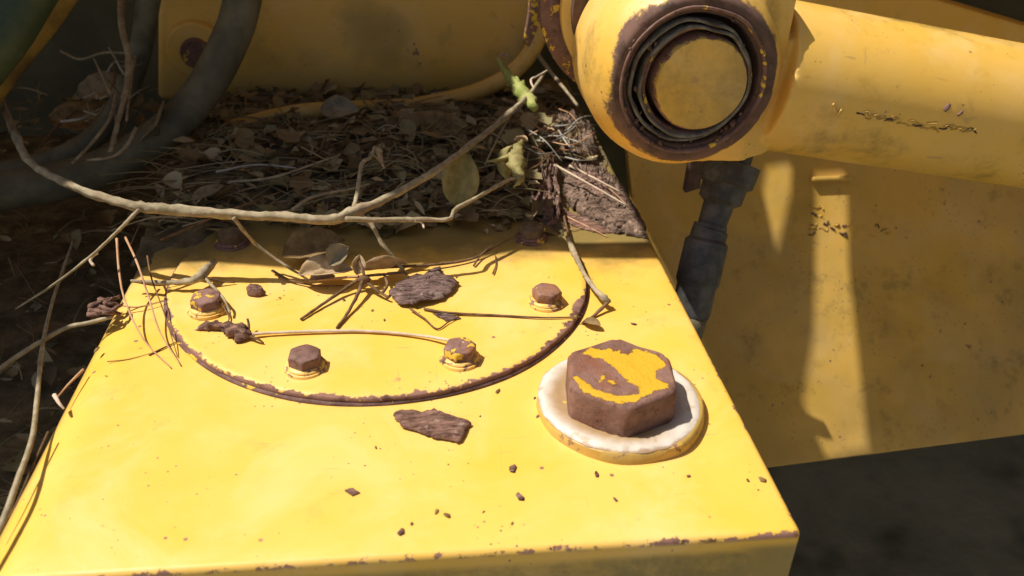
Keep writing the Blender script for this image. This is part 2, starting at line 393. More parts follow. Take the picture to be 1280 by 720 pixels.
for k, a in enumerate(angs):
    c = Vector((DC.x + .1083 * math.cos(math.radians(a)), DC.y + .1083 * math.sin(math.radians(a)), .0040))
    w = lathe([(.0112, -.0006), (.0116, .0006), (.0112, .0017), (.0100, .0021)], c, (0, 0, 1), 40)
    fl = lathe([(.0100, .0020), (.0103, .0026), (.0098, .0034), (.0088, .0038)], c, (0, 0, 1), 40)
    hx = hexprism(c, .0092, .0030, .0098, random.uniform(0, 1), .0012, .0006, (random.uniform(-.05, .05), random.uniform(-.05, .05)))
    b = mk('bolt', join(setm(w, 0), setm(fl, 0), setm(hx, 1)), [M['washer'], BOLTM[k]] if k < 4 else [M['rust_mid'], M['dirtybolt']], cover, loc=c, autosmooth=38)
    b['label'] = blab[k]

M['flange'] = paint('shaded_flange_paint', lambda t: t.step(t.noise(120, 6, .7), .60, .64), dirt=.6, grime=lambda t: t.step(t.noise(30, 5, .7), .3, .7, .25, .6))  # chipped paint, darkened to carry the shade on the flange side
# filler neck, white sealant ring and hex plug
PC = at(773, 499, .0055); PC.z = 0
mk('neck_flange', lathe([(.0432, -.001), (.0430, .0015), (.0424, .0055), (.0410, .0064), (.020, .0064)], PC + Vector((.0012, -.0004, 0)), (0, 0, 1), 96, True, wob=.02), M['flange'], tank, autosmooth=50)
V, F = [], []
NS = 120
for j in range(9):
    f = j / 8
    for s in range(NS):
        th = 2 * PI * s / NS; cs, sn = math.cos(th), math.sin(th)
        ro = .0418 * (1 + .020 * noise.noise(Vector((cs * 1.6, sn * 1.6, 3))) + .013 * noise.noise(Vector((cs * 6, sn * 6, 8))) + .006 * noise.noise(Vector((cs * 19, sn * 19, 8))))
        ri = .0245
        r = ro + (ri - ro) * f
        z = .0066 + .0013 * math.sin(PI * min(1, f * 1.3 + .03)) ** .45 * (1 - .35 * f) + .0007 * noise.noise(Vector((cs * 9 * (1 + f), sn * 9, 2))) + .0003 * noise.noise(Vector((cs * 30, sn * 30 * (1 + f), 2)))
        V.append((PC.x + r * cs, PC.y + r * sn, z if j else .0062))
for j in range(8):
    for s in range(NS): F.append((j * NS + s, j * NS + (s + 1) % NS, (j + 1) * NS + (s + 1) % NS, (j + 1) * NS + s))
ring = mk('sealant_ring', (V, F), None, tank); ring.data.materials.clear()
t = NT('white_sealant'); x, y, z = t.sep(); dx = t.math('SUBTRACT', x, PC.x); dy = t.math('SUBTRACT', y, PC.y)
rr = t.math('SQRT', t.math('ADD', t.math('MULTIPLY', dx, dx), t.math('MULTIPLY', dy, dy)))
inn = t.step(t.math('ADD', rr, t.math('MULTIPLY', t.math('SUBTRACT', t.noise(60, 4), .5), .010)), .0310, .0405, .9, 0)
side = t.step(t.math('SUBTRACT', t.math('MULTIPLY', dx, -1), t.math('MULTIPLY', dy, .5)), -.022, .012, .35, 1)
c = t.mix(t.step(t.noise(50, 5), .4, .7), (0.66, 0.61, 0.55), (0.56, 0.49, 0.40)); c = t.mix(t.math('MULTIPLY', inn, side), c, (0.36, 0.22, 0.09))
c = t.mix(t.step(t.noise(120, 5), .56, .70, 0, .6), c, (0.42, 0.27, 0.13)); c = t.mix(t.step(t.math('ADD', rr, t.math('MULTIPLY', t.math('SUBTRACT', t.noise(140, 5, .7), .5), .004)), .0405, .0420, 0, .75), c, (0.30, 0.16, 0.06))
t.b.inputs['Subsurface Weight'].default_value = .1; t.b.inputs['Subsurface Radius'].default_value = (.002, .0015, .001)
ring.data.materials.append(t.fin(c, .5, t.bump(t.noise(160, 3), .3, .0006), .4))

# hex plug: dense top so that the paint that is left on it keeps its own ragged shape
CR = .0304
PT = at(777, 463, .0258); PCX = Vector((PT.x, PT.y, 0)); ROT = math.radians(24)
hz0, hz1, ch = .0070, .0258, .0026
V, F = [], []
per = 16
def hexring(k, z, rnd=0.0):
    for e in range(6):
        a0, a1 = ROT + e * PI / 3, ROT + (e + 1) * PI / 3
        p0 = Vector((math.cos(a0), math.sin(a0), 0)); p1 = Vector((math.cos(a1), math.sin(a1), 0))
        for s in range(per):
            p = p0.lerp(p1, s / per); l = p.length
            corner = max(0, l - .965) / .035
            rr = CR * k * (1 - .035 * corner - rnd * corner)
            d = .0005 * noise.noise(Vector((p.x * rr * 110, p.y * rr * 110, z * 200))) if z > hz0 else 0
            V.append((PCX.x + p.x * rr + d, PCX.y + p.y * rr, z + d))
hexring(1.0, hz0)
for q in (.25, .5, .75): hexring(1.0, hz0 + (hz1 - ch - hz0) * q)
hexring(1.0, hz1 - ch); hexring(.985, hz1 - ch * .45, .02); hexring(.955, hz1 - .0003, .04)
for k in range(1, 34): hexring(.955 * (1 - k / 34) + .002, hz1, .04)
N = 6 * per; nr = len(V) // N
for i in range(nr - 1):
    for s in range(N): F.append((i * N + s, i * N + (s + 1) % N, (i + 1) * N + (s + 1) % N, (i + 1) * N + s))
F.append(tuple((nr - 1) * N + s for s in range(N)))
plug = mk('hex_plug', (V, F), None, tank, autosmooth=32); plug.data.materials.clear()
PG = [(320,150),(350,125),(430,130),(520,155),(560,130),(640,150),(690,195),(680,215),(650,225),(650,260),(700,285),(715,305),(640,320),(580,355),(510,375),(440,365),(370,345),(320,320),(275,255),(290,250),(340,290),(400,325),(480,335),(560,330),(590,310),(545,290),(500,255),(450,210),(400,175)]
PG = [(640 + a / 3.6, 400 + b / 3.6) for a, b in PG]
PG2 = [(640 + a / 3.6, 400 + b / 3.6) for a, b in [(385,275),(410,250),(420,262),(398,285)]], [(640 + a / 3.6, 400 + b / 3.6) for a, b in [(430,265),(465,285),(462,300),(440,280)]]
def sdist(p, poly):
    ins = False; best = 1e9
    for i in range(len(poly)):
        (x1, y1), (x2, y2) = poly[i], poly[i - 1]
        if (y1 > p[1]) != (y2 > p[1]) and p[0] < (x2 - x1) * (p[1] - y1) / (y2 - y1) + x1: ins = not ins
        dx, dy = x2 - x1, y2 - y1; tt = max(0, min(1, ((p[0] - x1) * dx + (p[1] - y1) * dy) / (dx * dx + dy * dy + 1e-9)))
        best = min(best, math.hypot(p[0] - x1 - tt * dx, p[1] - y1 - tt * dy))
    return best if ins else -best
at_ = plug.data.attributes.new('paint_left', 'FLOAT', 'POINT'); pw = wloc(plug)
for i, v in enumerate(plug.data.vertices):
    w = v.co + pw
    if w.z > hz1 - ch * 1.1:
        px = pix(w); d = max(sdist(px, PG), *(sdist(px, g) for g in PG2)); at_.data[i].value = max(-1, min(1, d / 8))
    else: at_.data[i].value = -1
t = NT('rusty_plug_with_paint_left'); a = t.n.new('ShaderNodeAttribute'); a.attribute_name = 'paint_left'
m = t.step(t.math('ADD', a.outputs['Fac'], t.math('MULTIPLY', t.math('SUBTRACT', t.noise(190, 6, .7), .5), 2.3)), -.04, .05)
ru = t.mix(t.step(t.noise(60, 6, .65), .36, .64), (0.17, 0.085, 0.062), (0.28, 0.155, 0.12)); ru = t.mix(t.step(t.noise(38, 4), .52, .66, 0, .7), ru, (0.27, 0.10, 0.055)); ru = t.mix(t.step(t.noise(200, 5, .7), .56, .68, 0, .85), ru, (0.10, 0.045, 0.028)); ru = t.mix(t.step(t.noise(130, 6, .75), .58, .68, 0, .8), ru, (0.36, 0.19, 0.10))
c = t.mix(m, ru, t.mix(t.noise(40, 3), (0.78, 0.48, 0.03), (0.66, 0.34, 0.02)))
plug.data.materials.append(t.fin(c, t.math('SUBTRACT', .68, t.math('MULTIPLY', m, .25)), t.bump(t.math('ADD', m, t.math('MULTIPLY', t.noise(330, 6, .8), 1.3)), 1.0, .0008), .3))

# ------------------------------------------------------------------ SIDE PANEL ON THE RIGHT
def wp(a, u, d=0): return W0 + WX * a + WU * u + WN * d
aL = (0.205 - W0.x) / WX.x
sp = [wp(aL, -.004), wp(.95, 0), wp(.95, .36), wp(aL, .36)]
pan = root('side_panel', wp(.1, 0), 'leaning yellow side panel with sun streaks under the loader arm', 'panel')
mk('sheet', bevelled(prism(sp, -WN * -.008 if WN.y > 0 else -WN * .008), .0012, 2), M['wall'], pan, smooth=False)
# weld beads, and a small ledge added high up to catch a bright sun spot
def weld(pts, r, name='weld_bead', par=None, mat=None, seed=1, rough=.9):
    V, F = tube(pts, r, sides=8, n=26, rough=rough, seed=seed)
    return mk(name, (V, F), mat or M['paint'], par)
off = -WN * .001 if WN.y > 0 else WN * .001
front = WN if WN.y < 0 else -WN
def onw(px, py, d=.001): return atwall(px, py) + front * d
for k in range(22):
    a_ = random.uniform(1010, 1120) if k % 2 else random.uniform(1010, 1030); b_ = (288 + random.uniform(-7, 7)) if k % 2 else random.uniform(255, 305)
    weld([onw(a_, b_, .0004), onw(a_ + random.uniform(2, 5), b_ + random.uniform(-3, 3), .0004), onw(a_ + random.uniform(5, 9), b_ + random.uniform(-4, 4), .0004)], random.uniform(.0003, .0008), par=pan, mat=M[random.choice(['rust_y', 'wall', 'rust_dark'])], seed=k, rough=2.0)
lp = [onw(1012, 228, .0), onw(1060, 226, .0), onw(1060, 226, .007), onw(1012, 228, .007)]
mk('added_ledge', bevelled(prism(lp, WU * .004), .0012, 2), M['wall'], pan, smooth=False)
# ------------------------------------------------------------------ LOADER ARM
AY = .475                                    # front of the pin boss
B0 = aty(868, 103, AY)
AX = Vector((0, 1, 0))
arm = root('loader_arm', B0 + Vector((0, .05, -.05)), 'thick yellow loader arm with a round pin boss crossing the top right', 'loader arm')
def arm_body():
    bm = bmesh.new()
    def add(vf):
        vs = [bm.verts.new(v) for v in vf[0]]
        for f in vf[1]:
            try: bm.faces.new([vs[i] for i in f])
            except ValueError: pass
    boss_c = B0
    add(lathe([(.0385, .012), (.0385, .0), (.0430, -.0004), (.0452, .0022), (.0560, .016), (.0600, .030), (.0600, .110), (.020, .110), (.020, .012)], boss_c, AX, 96, False) )
    # close the ring between the first and last profile row
    return bm
# body by union: boss ring + neck + tube, voxel-remeshed so that the welds blend
def meshobj(vf, name='tmp'):
    me = bpy.data.meshes.new(name); me.from_pydata([tuple(v) for v in vf[0]], [], vf[1]); bm = bmesh.new(); bm.from_mesh(me)
    bmesh.ops.recalc_face_normals(bm, faces=bm.faces); bm.to_mesh(me); bm.free()
    o = bpy.data.objects.new(name, me); COL.objects.link(o); return o
TA = aty(985, 98, .531); TB = aty(1290, 149, .535); tdir = (TB - TA).normalized()
TC = TA + tdir * .60
# the tube is a little drawn-in towards its far end
tube_vf = tube([TA - tdir * .020, TA, TB, TC], .0475, .0465, 72, 8)
bossv = lathe([(.0470, .0), (.0492, .0025), (.0560, .015), (.0590, .028), (.0590, .070)], B0, AX, 96, True)
nk = []
for (dx, hz, hy0, hy1) in ((0, .0585, .024, .068), (.042, .0535, .016, .080), (.062, .0500, .024, .088)):
    c = B0 + Vector((dx, 0, -dx * .06))
    nk.append([c + Vector((0, hy0, -hz)), c + Vector((0, hy1, -hz)), c + Vector((0, hy1, hz * .98)), c + Vector((0, hy0, hz * .98))])
NV = [p for r_ in nk for p in r_]; NF = [(0, 3, 2, 1), (8, 9, 10, 11)]
for i in range(2):
    for s in range(4): NF.append((i * 4 + s, i * 4 + (s + 1) % 4, (i + 1) * 4 + (s + 1) % 4, (i + 1) * 4 + s))
o1 = meshobj(join(tube_vf, bossv, (NV, NF)), 'arm_body')
rm = o1.modifiers.new('r', 'REMESH'); rm.mode = 'VOXEL'; rm.voxel_size = .0016; rm.use_smooth_shade = True
sm = o1.modifiers.new('s', 'CORRECTIVE_SMOOTH') if False else o1.modifiers.new('s', 'SMOOTH'); sm.factor = .5; sm.iterations = 6
o2 = meshobj(lathe([(.0420, -.02), (.0420, .030)], B0, AX, 96, True), 'cut')
bo = o1.modifiers.new('b', 'BOOLEAN'); bo.object = o2; bo.operation = 'DIFFERENCE'; bo.solver = 'EXACT'
dg = bpy.context.evaluated_depsgraph_get(); dg.update(); me = bpy.data.meshes.new_from_object(o1.evaluated_get(dg))
V = [v.co.copy() for v in me.vertices]; F = [tuple(p.vertices) for p in me.polygons]
bpy.data.objects.remove(o1); bpy.data.objects.remove(o2); bpy.data.meshes.remove(me)
def boss_rust(t):
    x, y, z = t.sep(); dx = t.math('SUBTRACT', x, B0.x); dz = t.math('SUBTRACT', z, B0.z)
    r = t.math('SQRT', t.math('ADD', t.math('MULTIPLY', dx, dx), t.math('MULTIPLY', dz, dz)))
    r = t.math('ADD', r, t.math('MULTIPLY', t.math('SUBTRACT', t.noise(45, 6, .7), .5), .018))
    m = t.math('MULTIPLY', t.step(r, .0486, .0510, 1, 0), t.step(y, AY + .03, AY + .04, 1, 0))
    return m
M['arm'] = paint('arm_paint', boss_rust, rustmix=.75, speck=.45, dirt=.5, chips=.2, rough=.40, grime=lambda t: t.math('ADD', arm_grime(t), t.step(t.noise(9, 6, .7), .50, .72, .06, .35)))
ab = mk('arm_body', (V, F), M['arm'], arm, autosmooth=45)
mk('bore_ring', lathe([(.0419, .0040), (.0410, .0022), (.0392, .0020), (.0380, .0040), (.0376, .026), (.020, .026)], B0, AX, 72, False, wob=.01), M['rust_dark'], arm)
mk('collar', lathe([(.0300, .020), (.0325, .0035), (.0318, .0020), (.0300, .0030), (.0292, .012)], B0 + Vector((.0025, 0, -.001)), AX, 72, False, wob=.03), M['rust_mid'], arm)
def pin_edge(t):
    x, y, z = t.sep(); dx = t.math('SUBTRACT', x, B0.x + .0045); dz = t.math('SUBTRACT', z, B0.z - .0015)
    r = t.math('SQRT', t.math('ADD', t.math('MULTIPLY', dx, dx), t.math('MULTIPLY', dz, dz)))
    r = t.math('ADD', r, t.math('MULTIPLY', t.math('SUBTRACT', t.noise(150, 6, .7), .5), .009)); return t.step(r, .0262, .0272)
M['pin'] = paint('pin_paint', pin_edge, speck=.7, dirt=.9, rough=.55, grime=lambda t: t.step(t.noise(28, 6, .7), .30, .72, .12, .6))
mk('pivot_pin', lathe([(.0277, .045), (.0277, .0020), (.0262, -.0004), (.0200, -.0010), (.004, -.0012)], B0 + Vector((.0045, 0, -.0015)), AX, 72, True, wob=.012), M['pin'], arm, autosmooth=40)
mk('seal_ridge', lathe([(.0425, .004), (.0428, -.0006), (.0420, -.0014), (.0408, -.0004), (.0404, .004)], B0 + Vector((-.0006, 0, 0)), AX, 90, False, wob=.018), M['rust_mid'], arm)
mk('dust_seal', lathe([(.0352, .012), (.0356, .0006), (.0349, -.0008), (.0338, .0002), (.0334, .006)], B0 + Vector((-.0022, 0, -.0002)), AX, 90, False, wob=.05), M['seal'], arm)
mk('inner_seal', lathe([(.0322, .012), (.0326, -.0002), (.0318, -.0014), (.0309, -.0004), (.0306, .006)], B0 + Vector((.0006, 0, -.0008)), AX, 90, False, wob=.05), M['seal'], arm)
# clods of grease and rust that stick round the pin
gv = []
for k in range(46):
    th = random.uniform(2.4, 5.6) if k % 3 else random.uniform(0, 6.28); r = random.choice([random.uniform(.0385, .0440), random.uniform(.031, .037)])
    c = B0 + Vector((math.cos(th) * r, random.uniform(-.001, .003), math.sin(th) * r)); s = random.uniform(.0005, .0018)
    gv.append(lathe([(s * .3, -s * .6), (s, -s * .1), (s * .8, s * .5), (s * .2, s * .8)], c, (random.uniform(-1, 1), -1, random.uniform(-1, 1)), 7, True, wob=1.6))
g = mk('grease_crust', join(*gv), M['rust_dark'], arm); g['kind'] = 'stuff'
# lower flange plate seam on the arm with its weld
def ontube(px, py):
    d = ray(px, py); o_ = CAM - TA; dd = d - tdir * d.dot(tdir); oo = o_ - tdir * o_.dot(tdir)
    a_, b_, c_ = dd.dot(dd), 2 * dd.dot(oo), oo.dot(oo) - .0472 ** 2; D = b_ * b_ - 4 * a_ * c_
    return CAM + d * ((-b_ - math.sqrt(max(D, 0))) / (2 * a_))
for sd in range(26):
    a_ = 1072 + sd * 5.6 + random.uniform(-3, 3); b_ = 142 + (a_ - 1072) * .17 + random.uniform(-4, 4)
    weld([ontube(a_, b_), ontube(a_ + random.uniform(3, 7), b_ + random.uniform(-2, 3)), ontube(a_ + random.uniform(8, 14), b_ + random.uniform(-3, 5))], random.uniform(.0003, .0007), par=arm, mat=M['wall' if sd % 6 else 'rust_dark'], seed=3 + sd * 5, rough=2.2)
weld([ontube(1040, 130), ontube(1046, 141), ontube(1052, 137)], .0010, par=arm, mat=M['arm'], seed=3, rough=1.6)
weld([ontube(1180, 138), ontube(1187, 130)], .0012, par=arm, mat=M['rust_mid'], seed=4)
weld([ontube(1197, 144), ontube(1203, 139)], .0010, par=arm, mat=M['rust_mid'], seed=4)

# clevis cheek behind the boss, seen at its left
ck = root('clevis', aty(770, 60, .60) + Vector((0, 0, -.07)), 'dull yellow clevis cheek standing behind the pin boss', 'clevis')
cc = aty(812, 12, .5505)
mk('cheek', bevelled(lathe([(.0560, 0), (.0560, .008)], cc, AX, 96), .0012, 2), M['arm'], ck, autosmooth=40)
mk('spacer', lathe([(.050, -.008), (.050, 0.0)], cc, AX, 72), M['rust_dark'], ck, autosmooth=40)
mk('rear_cheek', bevelled(lathe([(.0635, .014), (.0635, .022)], cc + Vector((-.004, 0, 0)), AX, 96), .0012, 2), M['rust_mid'], ck, autosmooth=40)

# ------------------------------------------------------------------ HYDRAULIC FITTING UNDER THE BOSS
def lathe_path(p0, p1, prof, sides=40):      # prof: (t along, radius)
    p0, p1 = Vector(p0), Vector(p1); d = (p1 - p0); L = d.length
    return lathe([(r, t_ * L) for t_, r in prof], p0, d, sides)
h0 = aty(920, 188, .545); h1 = aty(898, 262, .530); h2 = aty(884, 300, .522); h3 = aty(862, 395, .500); h4 = aty(838, 480, .48)
hf = root('hydraulic_fitting', h1 + Vector((0, 0, -.07)), 'dark grey hydraulic hose fitting hanging below the pin boss', 'fitting')
mk('adapter', bevelled(hexprism(Vector((0, 0, 0)), .0165, 0, .030, .3), .0006, 2), M['steel'], hf, loc=h1, autosmooth=35)
ad = hf.children[0]; dv = (h0 - h1).normalized(); ad.matrix_local = Matrix.Translation(h1 - wloc(hf)) @ dv.to_track_quat('Z', 'X').to_matrix().to_4x4()
mk('nipple', lathe_path(h0, h2, [(0, .0125), (.12, .0125), (.14, .020), (.36, .019), (.40, .0155), (.55, .0150), (.60, .0105), (.86, .0098), (.88, .0125), (1, .0125)]), M['steel'], hf, autosmooth=35)
mk('swivel_nut', hexprism(Vector((0, 0, 0)), .0165, 0, .016, .1), M['steel'], hf, loc=h2, autosmooth=35)
nt = [c for c in hf.children if c.name.startswith('swivel')][0]; dv = (h2 - h3).normalized(); nt.matrix_local = Matrix.Translation(h2 - dv * .008 - wloc(hf)) @ dv.to_track_quat('Z', 'X').to_matrix().to_4x4()
mk('ferrule', lathe_path(h2, h3, [(-.20, .0115), (-.02, .0120), (.03, .0150), (.55, .0152), (.60, .0135), (.9, .0138), (1, .013)]), M['steel'], hf, autosmooth=35)
mk('hose_end', tube([h3, h4, h4 + Vector((-.01, -.01, -.12))], .0125, sides=24), M['rubber'], hf)
br = root('bracket', aty(872, 240, .60), 'small dark bracket behind the hydraulic fitting', 'bracket')
mk('tab', bevelled(prism([aty(864, 196, .60), aty(878, 196, .60), aty(876, 236, .60), aty(856, 242, .60)], Vector((0, .008, 0))), .001, 2), M['rust_dark'], br, smooth=False)

# ------------------------------------------------------------------ DUSTY PANEL AT THE TOP LEFT (front of a second yellow housing)
PY = .842
pp = [aty(196, -80, PY), aty(196, 126, PY), aty(300, 128, PY), aty(560, 131, PY), aty(602, 119, PY), aty(634, 98, PY), aty(656, 68, PY), aty(668, 30, PY), aty(672, -80, PY)]
for p in pp[1:3]: p.z = min(p.z, .001)
hs = root('housing', aty(430, 128, PY + .05), 'large dull yellow housing with a rounded corner standing in the shade behind the litter', 'housing')
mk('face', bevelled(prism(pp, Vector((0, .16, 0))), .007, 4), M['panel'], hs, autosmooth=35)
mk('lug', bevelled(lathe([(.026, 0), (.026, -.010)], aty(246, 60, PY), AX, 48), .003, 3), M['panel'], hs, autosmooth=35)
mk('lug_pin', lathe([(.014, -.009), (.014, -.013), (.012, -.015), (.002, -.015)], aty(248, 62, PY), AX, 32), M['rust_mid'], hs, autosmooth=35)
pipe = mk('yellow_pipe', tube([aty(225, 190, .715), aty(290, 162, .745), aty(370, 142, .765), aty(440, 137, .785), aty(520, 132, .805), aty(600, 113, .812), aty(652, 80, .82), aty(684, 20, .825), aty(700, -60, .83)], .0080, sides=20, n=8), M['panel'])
tag(pipe, 'thin dull yellow pipe running along the foot of the shaded housing', 'pipe')
strip = mk('rusty_strap', bevelled(prism([aty(664, -30, .76), aty(692, -30, .76), aty(676, 30, .757), aty(662, 60, .757), aty(654, 54, .757), aty(660, 20, .757)], Vector((0, .006, 0))), .0015, 3), M['rust_y'])
tag(strip, 'orange rusty strap hanging left of the pin boss', 'strap')

# added dark backing in place of the shade behind; then beam, deck, ground
bf = root('dark_backing', (0, 1.10, -.6), 'added dark plate standing in for the deep shade behind the yellow housing', 'frame')
mk('plate', box(-1.6, 1.9, 1.06, 1.09, -.6, .34), M['frame'], bf, smooth=False)
rb = root('rear_beam', aty(1200, 30, .80), 'shaded yellow beam behind the loader arm at the top right', 'beam')
q = [aty(960, -60, .80), aty(1173, 0, .80), aty(1290, 35, .80), aty(1500, 100, .80), aty(1500, 330, .80), aty(960, 140, .80)]
mk('beam_body', bevelled(prism(q, Vector((0, .05, 0))), .003, 2), M['paint'], rb, smooth=False)
deck = mk('deck', box(-1.3, -.187, .18, 1.05, -.125, -.115), M['soil'], smooth=False); tag(deck, kind='structure')
gr = []
n = 60
V = []; F = []
for j in range(n + 1):
    for i in range(n + 1):
        x = -3 + 8 * i / n; y = -2 + 8 * j / n; V.append((x, y, -.62 + .03 * noise.noise(Vector((x * 2, y * 2, 0))) + .01 * noise.noise(Vector((x * 9, y * 9, 0)))))
for j in range(n):
    for i in range(n): a = j * (n + 1) + i; F.append((a, a + 1, a + n + 2, a + n + 1))
V += [(-60, -60, -.66), (60, -60, -.66), (60, 60, -.66), (-60, 60, -.66)]; b = len(V) - 4; F.append((b, b + 1, b + 2, b + 3))
g = mk('ground', (V, F), M['ground'], loc=(0, 0, -.62)); tag(g, kind='structure')

# ------------------------------------------------------------------ HOSES
hz = mk('hydraulic_hose', tube([aty(318, -120, .76), aty(303, 0, .75), aty(284, 58, .735), aty(250, 118, .72), aty(200, 170, .70), aty(120, 213, .68), aty(20, 236, .66), aty(-120, 252, .64), aty(-400, 262, .62)], .0150, sides=36, n=10), M['rubber'])
tag(hz, 'thick black hydraulic hose curving down in front of the shaded housing', 'hose')
hz2 = mk('hydraulic_hose', tube([aty(210, -120, .80), aty(186, 0, .79), aty(176, 60, .79), aty(150, 130, .79), aty(90, 190, .77), aty(-60, 230, .75)], .0095, sides=28, n=8), M['rubber'])
tag(hz2, 'thinner black hose running down left of the shaded housing', 'hose')
hz3 = mk('green_hose', tube([aty(100, -120, .62), aty(32, -5, .60), aty(-12, 62, .58), aty(-120, 190, .55)], .0165, sides=28, n=8), M['rubber_g'])
tag(hz3, 'dark green hose crossing the top left corner', 'hose')
hz4 = mk('yellow_rail', tube([aty(140, -120, .66), aty(72, -5, .64), aty(10, 76, .62), aty(-100, 220, .59)], .0115, sides=28, n=8), M['oldpipe'])
tag(hz4, 'dull yellow pipe beside the dark green hose', 'pipe')

# ------------------------------------------------------------------ LEAVES, CHIPS, NEEDLES
def leaf(L, W, curl=.4, fold=.3, tip=.0, seed=0, nu=9, nv=5, rag=.12):
    """leaf blade along +X, folded on its midrib, curled; one sheet with its own small thickness"""
    V, F = [], []
    for i in range(nu):
        u = i / (nu - 1); w = W * .5 * (math.sin(PI * min(1, u ** .8)) ** .8 + .02) * (1 + rag * noise.noise(Vector((u * 7, seed, 0))))
        ang = curl * (u - .25)
        for j in range(nv):
            v = (j / (nv - 1)) * 2 - 1
            vv = v * (1 + (rag * noise.noise(Vector((u * 9, seed + 9, v)))))
            y = w * vv; z = abs(v) * w * fold * 2 + L * .05 * noise.noise(Vector((u * 3, v * 2, seed)))
            x = L * u; z2 = z + L * (1 - math.cos(ang * 1.6)) * .5 * (1 if u > .25 else .3)
            V.append(Vector((x * (1 - .15 * abs(curl) * u), y, z2)))
    for i in range(nu - 1):
        for j in range(nv - 1): F.append((i * nv + j, i * nv + j + 1, (i + 1) * nv + j + 1, (i + 1) * nv + j))
    return V, F
def xf(vf, loc, rot):
    R_ = Euler(rot).to_matrix(); return [R_ @ v + Vector(loc) for v in vf[0]], vf[1]
def thick(o, t_=.00035):
    m = o.modifiers.new('t', 'SOLIDIFY'); m.thickness = t_; m.offset = 0
    return o
def chip(poly, z, th, mat, name, label, ridge_rot=0.0, lift=None, cat='bark chip', cells=None, par=None, jag=.0012, n_in=9):
    P = [at(a, b, z) for a, b in poly]; Q = []
    for i in range(len(P)):
        a, b = P[i], P[(i + 1) % len(P)]
        k = max(2, int((b - a).length / .0016))
        for s in range(k):
            p = a.lerp(b, s / k); p = p + Vector((noise.noise(p * 330), noise.noise(p * 330 + Vector((5, 5, 5))), 0)) * jag; Q.append(p)
    c = sum(Q, Vector((0, 0, 0))) / len(Q); N = len(Q); V, F = [], []
    cr, sr = math.cos(ridge_rot), math.sin(ridge_rot)
    def hgt(p, k):
        a = (p.x * cr + p.y * sr); b = (-p.x * sr + p.y * cr)
        r1 = noise.noise(Vector((a * 70, b * 420, z * 99))); r2 = noise.noise(Vector((a * 200, b * 1300, 3))) + .6 * (noise.cell(Vector((a * 110, b * 520, 7))) - .5)
        e = min(1, (1 - k) / .16) ** .6
        l = lift(p) if lift else 0
        return z + l + th * (.35 + .65 * e + .55 * r1 * e + .28 * r2)
    for p in Q: V.append(Vector((p.x, p.y, z + (lift(p) if lift else 0))))
    ks = [1 - .0] + [1 - (i + .5) / n_in for i in range(n_in)]
    for k in ks:
        for p in Q:
            w = c + (p - c) * k; j_ = (1 - k) * .0006; V.append(Vector((w.x + j_ * noise.noise(w * 500), w.y + j_ * noise.noise(w * 500 + Vector((9, 9, 9))), hgt(w, k))))
    nr = len(ks) + 1
    for i in range(nr - 1):
        for s in range(N): F.append((i * N + s, i * N + (s + 1) % N, (i + 1) * N + (s + 1) % N, (i + 1) * N + s))
    F.append(tuple((nr - 1) * N + s for s in range(N))); F.append(tuple(range(N - 1, -1, -1)))
    o = mk(name, (V, F), mat, par, autosmooth=60)
    if par is None: tag(o, label, cat)
    return o
DZ = .0046
# the three loose chips on the sunny top
chip([(486,372),(496,358),(512,350),(528,348),(540,340),(551,336),(552,347),(566,349),(574,356),(566,366),(554,376),(536,380),(518,385),(498,383)], DZ, .0026, M['chip1'], 'bark_chip', 'ridged mauve brown bark chip under the main branch on the round cover', .15, lift=lambda p: .0012 + .004 * max(0, noise.noise(p * 60)))
chip([(491,521),(500,514),(516,517),(526,520),(541,515),(552,520),(570,524),(588,531),(582,545),(572,556),(556,551),(541,549),(528,544),(512,540),(500,534)], .0003, .0026, M['chip2'], 'bark_chip', 'reddish brown bark chip lying in front of the round cover', -.3, lift=lambda p: .001)
chip([(307,362),(313,359),(323,359),(332,364),(330,369),(318,371),(309,369)], DZ, .0035, M['chip2'], 'bark_chip', 'small rounded brown chip behind the dusty yellow bolt', .2)
chip([(430,613),(442,611),(450,616),(440,620)], .0003, .0008, M['chip2'], 'bark_chip', 'tiny flat brown flake alone near the front edge', .2, jag=.0003)
# chunk and flaky bark at the right of the litter
chip([(664,208),(676,205),(694,204),(698,214),(699,240),(702,262),(700,282),(688,287),(672,280),(662,262),(662,232)], .0010, .012, M['chip3'], 'bark_chunk', 'upright ridged bark chunk at the right end of the litter', math.radians(80), cat='bark chunk')
chip([(700,212),(722,203),(744,204),(757,218),(776,238),(792,262),(809,290),(806,298),(786,294),(764,290),(744,280),(726,268),(712,258),(702,240)], .0006, .0075, M['chip4'], 'flaky_bark', 'flat grey flaky bark sheet on the right edge of the tank', math.radians(-25), cat='bark sheet', jag=.003, n_in=14)
chip([(668,163),(690,152),(720,158),(740,176),(744,198),(724,206),(700,204),(676,196)], .004, .010, M['chip4'], 'flaky_bark', 'grey mound of flaky bark under the nest of needles', math.radians(10), cat='bark sheet', jag=.004, n_in=14, lift=lambda p: .006 * (noise.noise(p * 90) + .6))
chip([(700,262),(735,272),(770,290),(752,292),(722,285),(704,276)], .0004, .0012, M['chip2'], 'bark_flake', 'thin brown flake between the bark chunk and the bark sheet', math.radians(-30), cat='bark flake', jag=.002)
chip([(716,222),(734,214),(752,226),(766,246),(758,254),(738,244),(722,236)], .0055, .0042, M['chip3'], 'bark_flake', 'brown layered flake lying on top of the flaky bark sheet', math.radians(-30), cat='bark flake', jag=.003)
chip([(728,256),(748,250),(774,262),(786,280),(770,284),(744,272)], .0050, .0038, M['chip4'], 'bark_flake', 'rough flake on the lower half of the flaky bark sheet', math.radians(20), cat='bark flake', jag=.003)
